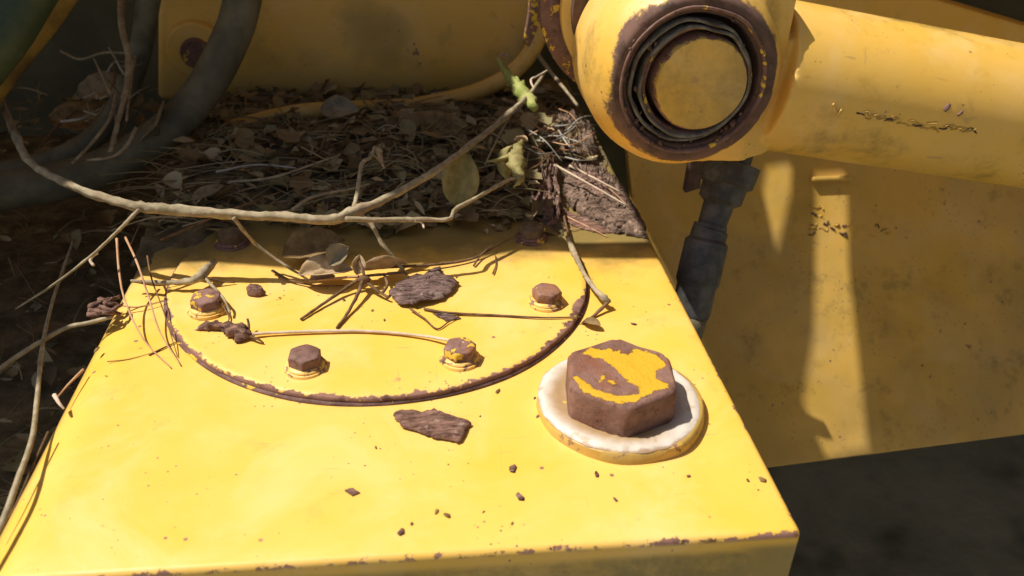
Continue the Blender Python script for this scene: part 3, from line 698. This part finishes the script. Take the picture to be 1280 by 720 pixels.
chip([(540,392),(560,392),(576,398),(560,402)], DZ, .0010, M['chip1'], 'bark_flake', 'narrow brown flake in front of the ridged mauve chip', 0, cat='bark flake', jag=.001)

def needle(pts, r=.00055, mat='needle', label='', group=None, name='pine_needle', cat='pine needle', taper=.45, sides=6):
    o = mk(name, tube([at(*p) for p in pts], r, r * taper, sides=sides, n=7, rough=.15), M[mat]); return tag(o, label, cat, group)
GN = 'pine needles on the sunny corner'
needle([(146,298,.034),(149,340,.022),(157,378,.014),(180,425,.004),(214,460,.0008)], .0008, 'needle', 'long curved needle leaning leftmost over the left edge of the tank', GN)
needle([(157,297,.030),(172,330,.026),(186,372,.014),(200,415,.006),(226,457,.0008)], .0008, 'needle', 'long curved needle leaning just right of the leftmost one', GN)
needle([(184,320,.020),(190,350,.014),(203,385,.010),(222,446,.0012)], .0006, 'needle_d', 'short dark needle leaning right of the two long pink needles', GN)
needle([(166,352,.010),(200,357,.006),(240,350,.006)], .0006, 'needle_d', 'dark needle lying across the leaning needles', GN)
needle([(130,376,.004),(170,384,.003),(212,374,.003)], .0006, 'needle', 'pale needle lying behind the leaning needles on the left edge', GN)
needle([(186,444,.0008),(206,434,.0012),(224,426,.001)], .0006, 'needle_d', 'short brown needle at the feet of the leaning needles', GN)
needle([(134,452,.0006),(160,449,.0008),(190,441,.0008)], .0003, 'needle_d', 'hair thin needle left of the cover rim', GN)
needle([(530,386,.0052),(560,391,.0056),(620,394,.0053),(680,397,.0053),(727,396,.0050)], .0009, 'twig_d', 'thin dark stalk reaching from the mauve chip to the right rim of the cover', None, 'dry_stalk', 'stalk')
needle([(513,386,.006),(530,398,.0056),(546,411,.0052),(560,403,.0054),(574,395,.0056)], .0007, 'twig_d', 'bent dark stalk making a V below the mauve chip', None, 'dry_stalk', 'stalk')
needle([(340,338,.007),(362,350,.006),(396,357,.0058),(430,357,.006)], .0009, 'twig_d', 'curved dark stalk left of the small withered plant', None, 'dry_stalk', 'stalk')
needle([(262,362,.012),(276,378,.010),(286,396,.006),(284,404,.0052)], .0007, 'twig_d', 'dark needle leaning against the dusty yellow bolt', None)
needle([(480,334,.008),(540,331,.007),(588,324,.006),(620,308,.008),(650,292,.010)], .0011, 'twig_d', 'dark rootlet along the shade line behind the mauve chip', None, 'dry_stalk', 'stalk')
needle([(592,332,.0052),(602,318,.007),(616,306,.010)], .0008, 'twig_d', 'short dark splinter on the shade line', None, 'dry_stalk', 'stalk')
needle([(616,342,.0052),(620,330,.0052),(619,318,.0056)], .0006, 'twig_d', 'short upright dark needle just below the shade line', None)
# sunny corner needles over the bark
pts = [((693,206,.020),(740,232,.016),(784,257,.010)), ((712,207,.019),(745,224,.016),(776,240,.012)), ((702,268,.002),(730,281,.0015),(759,296,.001)), ((697,283,.002),(715,287,.0015),(729,284,.001)), ((722,214,.016),(750,226,.014),(790,262,.006))]
labs = ['long pale needle slanting across the bark sheet', 'pale needle parallel above the longest one on the bark sheet', 'straight brown needle on yellow paint below the bark sheet', 'short curved needle below the bark chunk', 'thin needle ending at the right edge of the tank']
for p, l in zip(pts, labs): needle(p, .0011 if 'pale' in l else .0007, 'stem_pale' if 'pale' in l else 'needle', l, GN)
# nest of grey curved needles
gn = []
for k in range(26):
    a = random.uniform(-.7, .9); cx, cy = random.uniform(672, 728), random.uniform(150, 200); L = random.uniform(25, 62); bow = random.uniform(-12, 12); z = random.uniform(.018, .030)
    p0 = (cx - L * .5 * math.cos(a), cy - L * .5 * math.sin(a), z); p1 = (cx, cy - bow, z + .004); p2 = (cx + L * .5 * math.cos(a), cy + L * .5 * math.sin(a), z - random.uniform(.003, .010))
    needle((p0, p1, p2), random.uniform(.0004, .0009), random.choice(['needle_g', 'needle_g', 'needle_d', 'twig_d', 'needle']), 'curved dry needle tangled in the nest on the bark mound', 'needles tangled in the nest on the bark mound')

# ---- the main branch
BZ = .046
M['rust_boss'] = rusty('boss_rust', .25, .35, seed=9)
branch = root('dry_branch', at(430, 300, .02), 'long pale forked branch lying over the litter and the back of the cover', 'branch')
def bt(name, pts, r0, r1, mat='bark', radii=None, rough=.55, seed=0, par=None, sides=14):
    r0 *= .85; r1 *= .85; radii = [q * .76 * (1 + (.28 if i % 4 == 2 else 0)) for i, q in enumerate(radii)] if radii else None
    pts = [(a + random.uniform(-1.6, 1.6), b + random.uniform(-1.4, 1.4), c) if 0 < i < len(pts) - 1 else (a, b, c) for i, (a, b, c) in enumerate(pts)]
    return mk(name, tube([at(*p) for p in pts], r0, r1, sides=sides, n=8, rough=rough, radii=radii, seed=seed), M[mat], par or branch)
bt('stem', [(-14,70,.075),(4,128,.070),(18,168,.066),(42,205,.060),(100,236,.056),(160,255,.053),(200,262,.051),(300,270,.048),(350,272,.047),(412,275,.046),(440,266,.047),(480,250,.049),(540,215,.053),(600,172,.056),(640,140,.058),(662,117,.060),(680,92,.060)], 0, 0, radii=[.0022,.0024,.0026,.0029,.0032,.0034,.0035,.0035,.0036,.0036,.0033,.0031,.0030,.0028,.0024,.0020,.0014])
bt('twig', [(440,266,.047),(444,248,.051),(450,218,.057),(452,203,.060),(462,196,.061),(468,184,.063)], .0017, .0011, seed=3)
bt('twig', [(442,262,.047),(462,280,.040),(478,302,.030),(494,323,.020),(508,343,.009)], .0018, .0010, seed=5)
bt('twig', [(412,273,.046),(470,276,.044),(520,275,.042),(560,274,.040),(570,262,.042),(600,243,.044),(634,226,.046),(652,222,.046)], 0, 0, radii=[.0022,.0018,.0016,.0017,.0019,.0015,.0013,.0010], seed=8)
bt('spur', [(518,276,.042),(526,279,.040),(530,285,.038)], .0010, .0006, 'stem_pale')
bt('twig', [(292,272,.048),(306,290,.036),(322,308,.024),(350,328,.014),(386,350,.0065)], .0014, .0008, seed=12)
bt('twig', [(176,260,.052),(150,284,.045),(120,312,.036),(70,352,.020),(20,386,.0)], .0013, .0006, seed=13)
bt('twig', [(668,112,.060),(664,100,.062),(672,96,.062),(684,88,.062)], .0010, .0007, 'stem_pale', seed=14)
bt('twig', [(640,140,.057),(628,160,.052),(618,185,.046),(606,206,.040)], .0012, .0006, seed=15)
def bleaf(name, px, py, z, L, W, rot, mat, curl=.6, fold=.5, seed=1, par=None, label=None):
    vf = xf(leaf(L, W, curl, fold, seed=seed, nu=12, nv=7), at(px, py, z), rot); o = mk(name, vf, M[mat], par or branch); thick(o)
    if label: o['label'] = label
    return o
def strand(name, pts, w0, mat, par=None, label=None, radii=None):  # crumpled leaf rolled on itself
    o = mk(name, tube([at(*p) for p in pts], w0, w0 * .3, sides=9, n=7, rough=1.1, radii=radii, seed=2), M[mat], par or branch)
    if label: o['label'] = label
    return o
strand('leaf', [(668,134,.056),(656,118,.058),(645,106,.060),(634,92,.063),(624,76,.066),(622,70,.067)], .004, 'leaf_green', label='bright green rolled leaf at the top of the branch', radii=[.0030,.0054,.0056,.0036,.0030,.0016,.0008])
strand('leaf', [(622,71,.067),(630,68,.068),(636,70,.068)], .001, 'leaf_tan', radii=[.0012,.0010,.0006])
bleaf('leaf', 636, 104, .058, .018, .011, (.6, .2, -.9), 'leaf_green', 1.1, .6, 6)
bleaf('leaf', 462, 190, .061, .008, .008, (.3, .9, -.4), 'leaf_tan', 1.2, .8, 3, label='small curled tan leaf on the upright twig')
bleaf('leaf', 476, 188, .061, .010, .005, (.8, 1.0, -1.2), 'leaf_tan', .9, .8, 4)
strand('bud', [(468,184,.063),(472,190,.061),(480,210,.057)], .002, 'leaf_tan', radii=[.0014,.0024,.0005])
strand('leaf', [(652,178,.054),(646,190,.052),(644,206,.049),(650,224,.046),(642,234,.043)], .003, 'leaf_olive', label='wilted olive leaf hanging at the end of the right twig', radii=[.0022,.0035,.0052,.0046,.0020,.0006])
strand('leaf', [(640,193,.052),(624,200,.050),(608,202,.048)], .0018, 'leaf_olive', radii=[.0012,.0018,.0012,.0004])
bleaf('leaf', 648, 180, .054, .030, .016, (1.0, .9, -1.9), 'leaf_olive', .6, .7, 14)
bleaf('leaf', 660, 176, .052, .012, .006, (.3, .3, 2.6), 'leaf_tan', .6, .7, 15)
# free leaves
def fleaf(px, py, z, L, W, rot, mat, label, curl=.4, fold=.3, seed=1, group=None, name='dry_leaf'):
    o = mk(name, xf(leaf(L, W, curl, fold, seed=seed, nu=12, nv=7), at(px, py, z), rot), M[mat]); thick(o); return tag(o, label, 'leaf', group)
fleaf(570, 258, .020, .042, .026, (.3, -.9, 1.3), 'leaf_olive', 'broad dull olive leaf standing in the shade behind the forked twig', .4, .25, 21)
fleaf(372, 344, .012, .036, .017, (.3, .05, .1), 'leaf_tan', 'pale folded tan leaf on the left of the withered plant', .5, .5, 22)
fleaf(452, 338, .014, .030, .013, (-.5, .0, .10), 'leaf_tan', 'folded tan leaf on the right of the withered plant', .5, .6, 23)
fleaf(412, 332, .016, .018, .014, (.5, -.5, .5), 'leaf_grey', 'small grey leaf above the withered plant', .7, .5, 24)
fleaf(195, 150, .030, .040, .036, (.9, -.2, -1.3), 'leaf_grey', 'pinkish grey dead leaf leaning on the thick black hose', .3, .1, 25)
fleaf(95, 120, .0, .060, .030, (.6, -.1, .3), 'leaf_grey', 'grey dead leaf in the shade at the upper left', .3, .3, 26)
fleaf(60, 150, -.03, .070, .034, (.6, .1, .1), 'leaf_brown', 'brown dead leaf under the grey one at the upper left', .3, .3, 27)
fleaf(505, 158, .018, .060, .026, (.5, .05, -.1), 'leaf_brown', 'wide brown leaf lying on the litter before the yellow pipe', .5, .3, 28)
fleaf(400, 136, .020, .040, .022, (.7, .0, -.3), 'leaf_grey', 'grey brown leaf at the foot of the housing', .5, .3, 29)
fleaf(352, 322, .011, .045, .026, (.35, .0, .4), 'leaf_brown', 'flat brown leaf just inside the shade on the cover', .5, .35, 30)
fleaf(240, 250, .020, .030, .010, (.3, .0, .9), 'leaf_grey', 'slim grey leaf tilted behind the main branch', .2, .3, 31)
fleaf(75, 330, -.05, .034, .018, (.2, -.5, -1.2), 'leaf_grey', 'faint grey leaf low in the shade left of the tank', .2, .2, 32)

# withered little plant with splayed stalks
wpn = root('withered_plant', at(454, 352, .005), 'small withered plant with splayed dark stalks on the cover', 'withered plant')
for i, pts_ in enumerate([[(452,347,.012),(430,362,.008),(402,381,.006),(376,399,.0052)], [(454,350,.012),(446,370,.009),(434,392,.006),(421,410,.0052)], [(456,350,.012),(470,362,.009),(486,372,.007)], [(454,346,.012),(440,346,.012),(412,349,.010),(386,350,.008)], [(456,345,.012),(480,343,.011),(506,340,.012)], [(455,350,.013),(454,338,.018),(448,326,.022)], [(478,366,.008),(484,356,.009),(480,342,.010)]]):
    mk('stalk', tube([at(*p) for p in pts_], .0013 if i < 3 else .0010, .0008, sides=7, n=6, rough=.35, seed=i), M['twig_d' if i != 3 else 'needle'], wpn)
strand('root_knot', [(448,348,.012),(456,349,.013),(462,350,.012)], .003, 'twig_d', par=wpn, radii=[.0014,.0028,.0014])
bleaf('leaf', 446, 344, .014, .014, .008, (.4, -.9, 1.4), 'leaf_tan', .8, .5, 44, par=wpn)
bleaf('leaf', 386, 352, .008, .018, .009, (.3, .0, .1), 'leaf_tan', .7, .6, 45, par=wpn)

# stalk with catkin
sk = root('catkin_stem', at(320, 417, .005), 'thin pale stem with a reddish catkin end lying across the cover between two bolts', 'stem')
mk('stem', tube([at(*p) for p in [(312,418,.0065),(340,416,.0062),(400,414,.0060),(460,414,.0058),(520,419,.0062),(560,425,.0088),(580,429,.0140)]], .0010, .0008, sides=8, n=8, rough=.25), M['stem_pale'], sk)
mk('catkin', tube([at(*p) for p in [(248,411,.0052),(262,407,.0062),(278,408,.0068),(292,413,.0070),(304,418,.0072),(314,418,.0066)]], 0, sides=11, n=6, rough=1.2, radii=[.0010,.0024,.0024,.0028,.0038,.0040,.0014]), M['chip2'], sk)
mk('bract', tube([at(*p) for p in [(310,416,.007),(311,406,.009),(309,398,.012)]], .0009, .0006, sides=6, n=4, rough=.4), M['twig_d'], sk)
mk('bract', tube([at(*p) for p in [(312,420,.007),(322,424,.007),(330,429,.005)]], .0010, .0004, sides=6, n=4, rough=.4), M['twig_d'], sk)
mk('bract', tube([at(*p) for p in [(248,411,.0052),(236,415,.002),(222,416,.001)]], .0007, .0003, sides=6, n=4, rough=.4), M['needle'], sk)

# twig on the left of the cover
tw = root('rough_twig', at(220, 352, .005), 'short rough twig across the back left rim of the cover', 'twig')
mk('stem', tube([at(*p) for p in [(164,351,.008),(190,353,.009),(225,353,.010),(246,348,.012),(258,336,.014),(270,326,.016)]], 0, sides=10, n=7, rough=.5, radii=[.0010,.0014,.0016,.0028,.0030,.0016]), M['bark'], tw)
mk('side_strand', tube([at(*p) for p in [(256,347,.011),(268,360,.012),(280,374,.012),(288,392,.007)]], .0010, .0006, sides=8, n=6, rough=.4), M['bark'], tw)
mk('side_strand', tube([at(*p) for p in [(262,348,.010),(278,352,.007),(294,353,.0055)]], .0008, .0004, sides=8, n=6, rough=.4), M['twig_d'], tw)
# twig over the right rim
tr = root('crooked_twig', at(740, 350, .002), 'crooked grey twig over the right rim of the cover ending near the hex plug', 'twig')
mk('stem', tube([at(*p) for p in [(709,296,.010),(716,312,.010),(724,330,.010),(734,348,.009),(746,364,.008),(756,373,.007),(763,376,.006)]], 0, sides=10, n=7, rough=.5, radii=[.0012,.0022,.0016,.0015,.0014,.0022,.0008]), M['bark'], tr)
mk('side_strand', tube([at(*p) for p in [(762,376,.006),(752,386,.003),(738,398,.001),(728,404,.0012)]], .0010, .0006, sides=8, n=6, rough=.4), M['twig_d'], tr)  # dark strand laid as the shadow the twig casts
mk('leaf_shadow', (lambda o: (o[0], o[1]))(xf(leaf(.014, .007, .5, .4, seed=5, nu=10, nv=5), at(728, 402, .0015), (.1, -.1, -.75))), M['leaf_brown'], tr)  # brown blade standing in for a leaf-shaped shadow
thick(tr.children[-1])
# clump at the left edge and the stems outside the tank
cl = root('bark_shred', at(136, 386, 0), 'pinkish shredded bark clump on the left edge of the tank', 'bark shred')
for k in range(9):
    a = random.uniform(-.5, .9); px, py = 134 + random.uniform(-10, 10), 384 + random.uniform(-9, 9)
    mk('shred', tube([at(px - 14 * math.cos(a), py + 12 * math.sin(a), .002 + random.uniform(0, .004)), at(px, py, .006 + random.uniform(0, .003)), at(px + 15 * math.cos(a), py - 10 * math.sin(a), .003 + random.uniform(0, .003))], .0018, .0008, sides=7, n=5, rough=1.0, seed=k), M['chip2'], cl)
needle([(-20,476,-.02),(30,440,-.012),(80,411,-.004),(108,404,.002),(140,396,.006)], .0015, 'bark', 'brown stem running from the bark shred down into the left shade', None, 'dry_straw', 'straw', .8)
needle([(92,300,-.01),(76,345,-.008),(62,390,-.006),(52,440,-.004),(46,500,.0),(40,548,.004),(22,600,.008),(4,650,.006),(-20,700,.004)], .0009, 'bark', 'long pale stem curving down over the left edge of the tank', None, 'dry_straw', 'straw', 1.7)
needle([(104,462,.0),(86,480,.001),(72,496,.002)], .0008, 'needle', 'short needle on the rolled left edge', None, 'dry_straw', 'straw')
needle([(68,494,.004),(74,504,.004),(80,511,.002)], .0012, 'stem_pale', 'small pale splinter stuck on the rolled left edge', None, 'dry_straw', 'straw')
needle([(60,540,.003),(42,580,.002),(20,630,.001),(-4,670,.001)], .0006, 'twig_d', 'thin brown needle along the rolled left edge', None)
needle([(117,332,.010),(113,326,.012),(116,320,.014),(122,316,.015)], .0010, 'stem_pale', 'tiny white hooked stem end in the left shade', None, 'dry_straw', 'straw', 1.0)
# twigs in the upper left
ul = [([(152,-10,.10),(152,30,.09),(160,70,.075),(158,110,.06),(148,150,.045),(138,190,.03)], .0030, 'upright pale twig rising left of the thinner black hose', 'bark'),
      ([(188,48,.06),(170,70,.058),(164,100,.055),(158,150,.05)], .0016, 'slim twig leaning on the upright pale twig', 'bark'),
      ([(146,118,.05),(136,150,.045),(110,184,.035),(90,204,.03)], .0016, 'slanting twig below the upright pale twig', 'bark'),
      ([(170,160,.05),(158,182,.045),(140,196,.04),(108,200,.04)], .0014, 'small forked twig end beside the thick black hose', 'bark'),
      ([(76,64,.02),(100,74,.02),(130,66,.03),(160,66,.04),(186,60,.05)], .0014, 'crosswise twig near the top left corner', 'bark'),
      ([(50,184,.02),(70,160,.02),(96,138,.02)], .0012, 'thin twig in the litter below the crosswise twig', 'twig_d'),
      ([(200,300,.015),(236,285,.02),(290,262,.024),(350,240,.026)], .0010, 'faint twig crossing under the main branch at the left', 'twig_d'),
      ([(366,262,.03),(392,246,.03),(440,236,.03),(462,230,.032)], .0012, 'grey twig just behind the fork of the main branch', 'bark'),
      ([(286,228,.022),(340,222,.024),(390,206,.026),(424,194,.028)], .0012, 'grey twig on the litter behind the upright twig', 'bark'),
      ([(270,215,.022),(320,206,.024),(370,210,.024)], .0009, 'thin grey twig on the litter next to the thick black hose', 'needle_g'),
      ([(20,330,-.08),(60,380,-.08),(110,340,-.07)], .0010, 'thin twig lying low in the left shade', 'twig_d'),
      ([(668,62,.05),(690,92,.045),(708,114,.04),(722,132,.035)], .0020, 'dark stick slanting down left of the pin boss', 'bark'),
      ([(700,250,.003),(712,300,.008),(716,310,.010)], .0010, 'short stick joining the bark chunk and the crooked twig', 'twig_d')]
for p, r, l, m in ul:
    tag(mk('fallen_twig', tube([at(*q_) for q_ in p], r, r * .6, sides=8, n=7, rough=.35, seed=r * 1e4), M[m]), l, 'twig')
for k in range(16):
    a = random.uniform(.2, 2.6); cx, cy = random.gauss(140, 28), random.gauss(110, 48); L = random.uniform(18, 60); z = .055 - .0003 * (cy - 60); b_ = random.uniform(-9, 9)
    pts_ = [at(cx - L / 2 * math.cos(a), cy + L / 2 * math.sin(a), z), at(cx + b_ * .5, cy + b_, z + .003), at(cx + L / 2 * math.cos(a), cy - L / 2 * math.sin(a), z)]
    rr_ = random.uniform(.0006, .0014)
    o = mk('fallen_twig', tube(pts_, rr_, rr_ * .5, sides=7, n=7, rough=.5, seed=k), M[random.choice(['bark', 'bark', 'twig_d', 'needle_g'])]); tag(o, 'small dry twig in the shaded heap at the upper left', 'twig', 'twigs heaped in the upper left shade')
# crumbs on the sunny paint
GB = 'bark crumbs scattered on the sunny yellow top'
cr = [(640,655),(560,644),(500,665),(604,640),(470,560),(640,585),(716,547),(723,562),(746,592),(770,625),(952,600),(893,455),(887,530),(905,487),(672,520),(690,500),(668,498),(650,620),(545,640),(515,655),(120,438),(133,470),(465,388),(480,400),(430,375),(350,372),(622,490),(600,520),(812,345),(793,405),(560,580),(860,595),(935,600),(948,612),(845,330)]
for i, (a, b) in enumerate(cr):
    if a > 800 and b < 350: continue
    z = DZ if (Vector((at(a, b).x, at(a, b).y, 0)) - DC).length < DR - .003 else .0003
    s = random.choice([.0003, .0005, .0006, .0008, .0012]) * random.uniform(.8, 1.2); c = at(a, b, z)
    if c.x > .162 or c.y < .264: continue
    o = mk('bark_crumb', lathe([(s * .5, 0), (s, s * .15), (s * .7, s * .5), (s * .2, s * .6)], c, (random.uniform(-.2, .2), random.uniform(-.2, .2), 1), 7, True, wob=1.4), M[random.choice(['chip2', 'chip1', 'leaf_brown'])])
    th = random.uniform(0, 3); o.scale = (1, 1, 1)
    for v in o.data.vertices:
        x_ = v.co.x * math.cos(th) + v.co.y * math.sin(th); v.co.x += x_ * .9 * math.cos(th); v.co.y += x_ * .9 * math.sin(th)
    tag(o, 'tiny brown bark crumb lying on the sunny yellow top', 'bark crumb', GB)

# ------------------------------------------------------------------ LITTER (nobody could count it)
def hl(x, y):                               # height of the litter on top of the tank
    e = (y - (.548 + .020 * noise.noise(Vector((x * 16, 3, 0))) + (.12 if x > .105 else 0) * min(1, (x - .105) / .03)))
    k = max(0, min(1, e / .12)); s = min(1, max(0, (x + .186) / .02)) * min(1, max(0, (.166 - x) / .03))
    return (.002 + (.013 * k + .008 * noise.noise(Vector((x * 22, y * 22, 2))) * k) * (1 - .8 * max(0, min(1, (y - .68) / .11)))) * s if e > 0 else -.003
V, F = [], []
nx, ny = 110, 110
for j in range(ny + 1):
    for i in range(nx + 1):
        x = -.184 + (.164 + .184) * i / nx; y = .52 + .33 * j / ny
        V.append((x, y, hl(x, y) + .0016 * noise.noise(Vector((x * 160, y * 160, 0)))))
for j in range(ny):
    for i in range(nx): a = j * (nx + 1) + i; F.append((a, a + 1, a + nx + 2, a + nx + 1))
sl = mk('soil', (V, F), M['soil']); tag(sl, 'dark crumbly soil under the leaf litter on the back of the tank', 'soil', kind='stuff')
LV = []
random.seed(5)
for k in range(3600):
    if k < 2500:
        x = random.uniform(-.19, .15); y = random.uniform(.545, .85)
        h = hl(x, y)
        if h < .001 and random.random() < .8: continue
        if x > .09 and y < .66: continue
        z = max(h, 0) + random.uniform(0, .007 if y < .70 else .0025)
        if h < .001: z = .0045
    else:
        x = random.uniform(-.62, -.20); y = random.uniform(.34, 1.0); z = -.113 + random.uniform(0, .02) + (.06 * max(0, (y - .6) / .4))
    typ = random.random()
    if k % 22 == 0:
        L = random.uniform(.016, .034); vf = leaf(L, L * random.uniform(.45, .8), random.uniform(-.3, .9), random.uniform(.05, .35), seed=k, nu=9, nv=6, rag=.7)
        LV.append(xf(vf, (x, y, z + .002), (random.uniform(-.3, .5), random.uniform(-.4, .1), random.uniform(0, 6.28))))
    elif typ < .60:
        L = random.choice([random.uniform(.004, .012), random.uniform(.006, .022)]); vf = leaf(L, L * random.uniform(.2, .75), random.uniform(-.9, 1.3), random.uniform(.1, .7), seed=k, nu=6, nv=4, rag=.55)
        LV.append(xf(vf, (x, y, z), (random.uniform(-.5, .5), random.uniform(-.4, .3), random.uniform(0, 6.28))))
    else:
        L = random.uniform(.02, .06); th = random.uniform(0, 6.28); p = Vector((x, y, z + .002)); d = Vector((math.cos(th), math.sin(th), random.uniform(-.12, .12))) * L
        if p.x + d.x > .155 or (k < 2500 and p.y + d.y < .535): continue
        LV.append(tube([p, p + d * .5 + Vector((random.uniform(-.004, .004), random.uniform(-.004, .004), .003)), p + d], random.uniform(.0003, .0009), .0003, sides=5, n=3))
lit = mk('leaf_litter', join(*LV), M['litter']); tag(lit, 'brown leaf and needle litter heaped on the back of the tank', 'leaf litter', kind='stuff')

# ------------------------------------------------------------------ WHAT CASTS THE SHADE: an added plate out of view, cut to shape shade and sun patches
HG = .46
def G(p, h=HG):
    p = Vector(p); return p + SUN * ((h - p.z) / SUN.z)
def g2(pts, xm=9.0):
    out = []
    for p in pts:
        p = Vector(p); p.x = min(p.x, xm); q = G(p); out.append((q.x, q.y))
    return out
edge = g2([at(150, 338, 0), at(250, 334, 0), at(350, 334, DZ), at(450, 332, DZ), at(560, 326, DZ), at(610, 316, DZ), at(640, 312, DZ), at(711, 314, DZ), at(726, 323, 0), at(822, 323, 0)])
xl = -.186 - .58 * HG - .016
outer = [(-2.6, .30), (xl - .05, .31), (xl, .42), (edge[0][0] - .02, edge[0][1] + .008)] + edge
gy = .585
outer += [(edge[-1][0] + .012, edge[-1][1] + .004), (edge[-1][0] + .03, .604), (.45, .604), (.47, -.9), (1.9, -.9), (1.9, 4.5), (-2.6, 4.5)]
holes = [g2([at(666, 286, 0), at(690, 301, 0), at(724, 304, 0), at(815, 302, 0)] + [at(824, 306, 0), at(800, 236, 0), at(742, 140, .01), at(700, 132, .02), at(664, 120, .04), at(648, 150, .04), at(640, 196, .04), at(657, 230, .01)], .1625),  # cutouts shaped to let the sun patches through
         g2([atwall(1013, 214), atwall(1058, 212), atwall(1060, 330), atwall(1085, 561), atwall(1028, 576), atwall(996, 500), atwall(1010, 420), atwall(1012, 330)]),
         g2([atwall(952, 206), atwall(990, 200), atwall(988, 240), atwall(974, 300), atwall(966, 330), atwall(956, 280), atwall(946, 235)])]
cu = bpy.data.curves.new('c', 'CURVE'); cu.dimensions = '2D'; cu.fill_mode = 'BOTH'; cu.extrude = .004
for poly in [outer] + holes:
    s = cu.splines.new('POLY'); s.points.add(len(poly) - 1); s.use_cyclic_u = True
    for p, (x, y) in zip(s.points, poly): p.co = (x, y, 0, 1)
co = bpy.data.objects.new('c', cu); COL.objects.link(co); dg = bpy.context.evaluated_depsgraph_get(); dg.update()
me = bpy.data.meshes.new_from_object(co.evaluated_get(dg)); bpy.data.objects.remove(co)
me.materials.clear(); me.materials.append(M['paint'])
uf = root('shade_plate', (-.6, 1.0, HG), 'added unseen yellow plate above the tank, cut out to shape the shade and sun patches', 'frame')
o = bpy.data.objects.new('shade_plate_sheet', me); COL.objects.link(o); o.parent = uf; o.location = Vector((0, 0, HG + .004)) - Vector(uf.location)

# ------------------------------------------------------------------ light, sky, camera
w = bpy.data.worlds.new('World'); sc.world = w; w.use_nodes = True; nt_ = w.node_tree; nt_.nodes.clear()
sky = nt_.nodes.new('ShaderNodeTexSky'); sky.sky_type = 'NISHITA'; sky.sun_disc = False
el = math.asin(SUN.z); az = math.atan2(SUN.x, SUN.y)
sky.air_density = 1.0; sky.dust_density = 2.5; sky.ozone_density = .7; sky.sun_elevation = el; sky.sun_rotation = az
bg = nt_.nodes.new('ShaderNodeBackground'); bg.inputs[1].default_value = .078; ou = nt_.nodes.new('ShaderNodeOutputWorld')
nt_.links.new(sky.outputs[0], bg.inputs[0]); nt_.links.new(bg.outputs[0], ou.inputs[0])
ld = bpy.data.lights.new('sun', 'SUN'); ld.energy = 5.0; ld.angle = math.radians(.55); ld.color = (1, .93, .82)
lo = bpy.data.objects.new('sun', ld); COL.objects.link(lo); lo.rotation_euler = SUN.to_track_quat('Z', 'Y').to_euler(); lo.location = SUN * 3
cd = bpy.data.cameras.new('camera'); cd.sensor_width = 36; cd.lens = FPX / 1280 * 36; cd.clip_start = .01; cd.clip_end = 200
cam = bpy.data.objects.new('camera', cd); COL.objects.link(cam); cam.matrix_world = Matrix.Translation(CAM) @ RM.to_4x4(); sc.camera = cam
cd.dof.use_dof = True; cd.dof.focus_distance = .52; cd.dof.aperture_fstop = 11
sc.view_settings.view_transform = 'Standard'; sc.view_settings.look = 'None'; sc.view_settings.exposure = .18; sc.view_settings.gamma = 1
sc.cycles.use_denoising = True; sc.cycles.max_bounces = 8
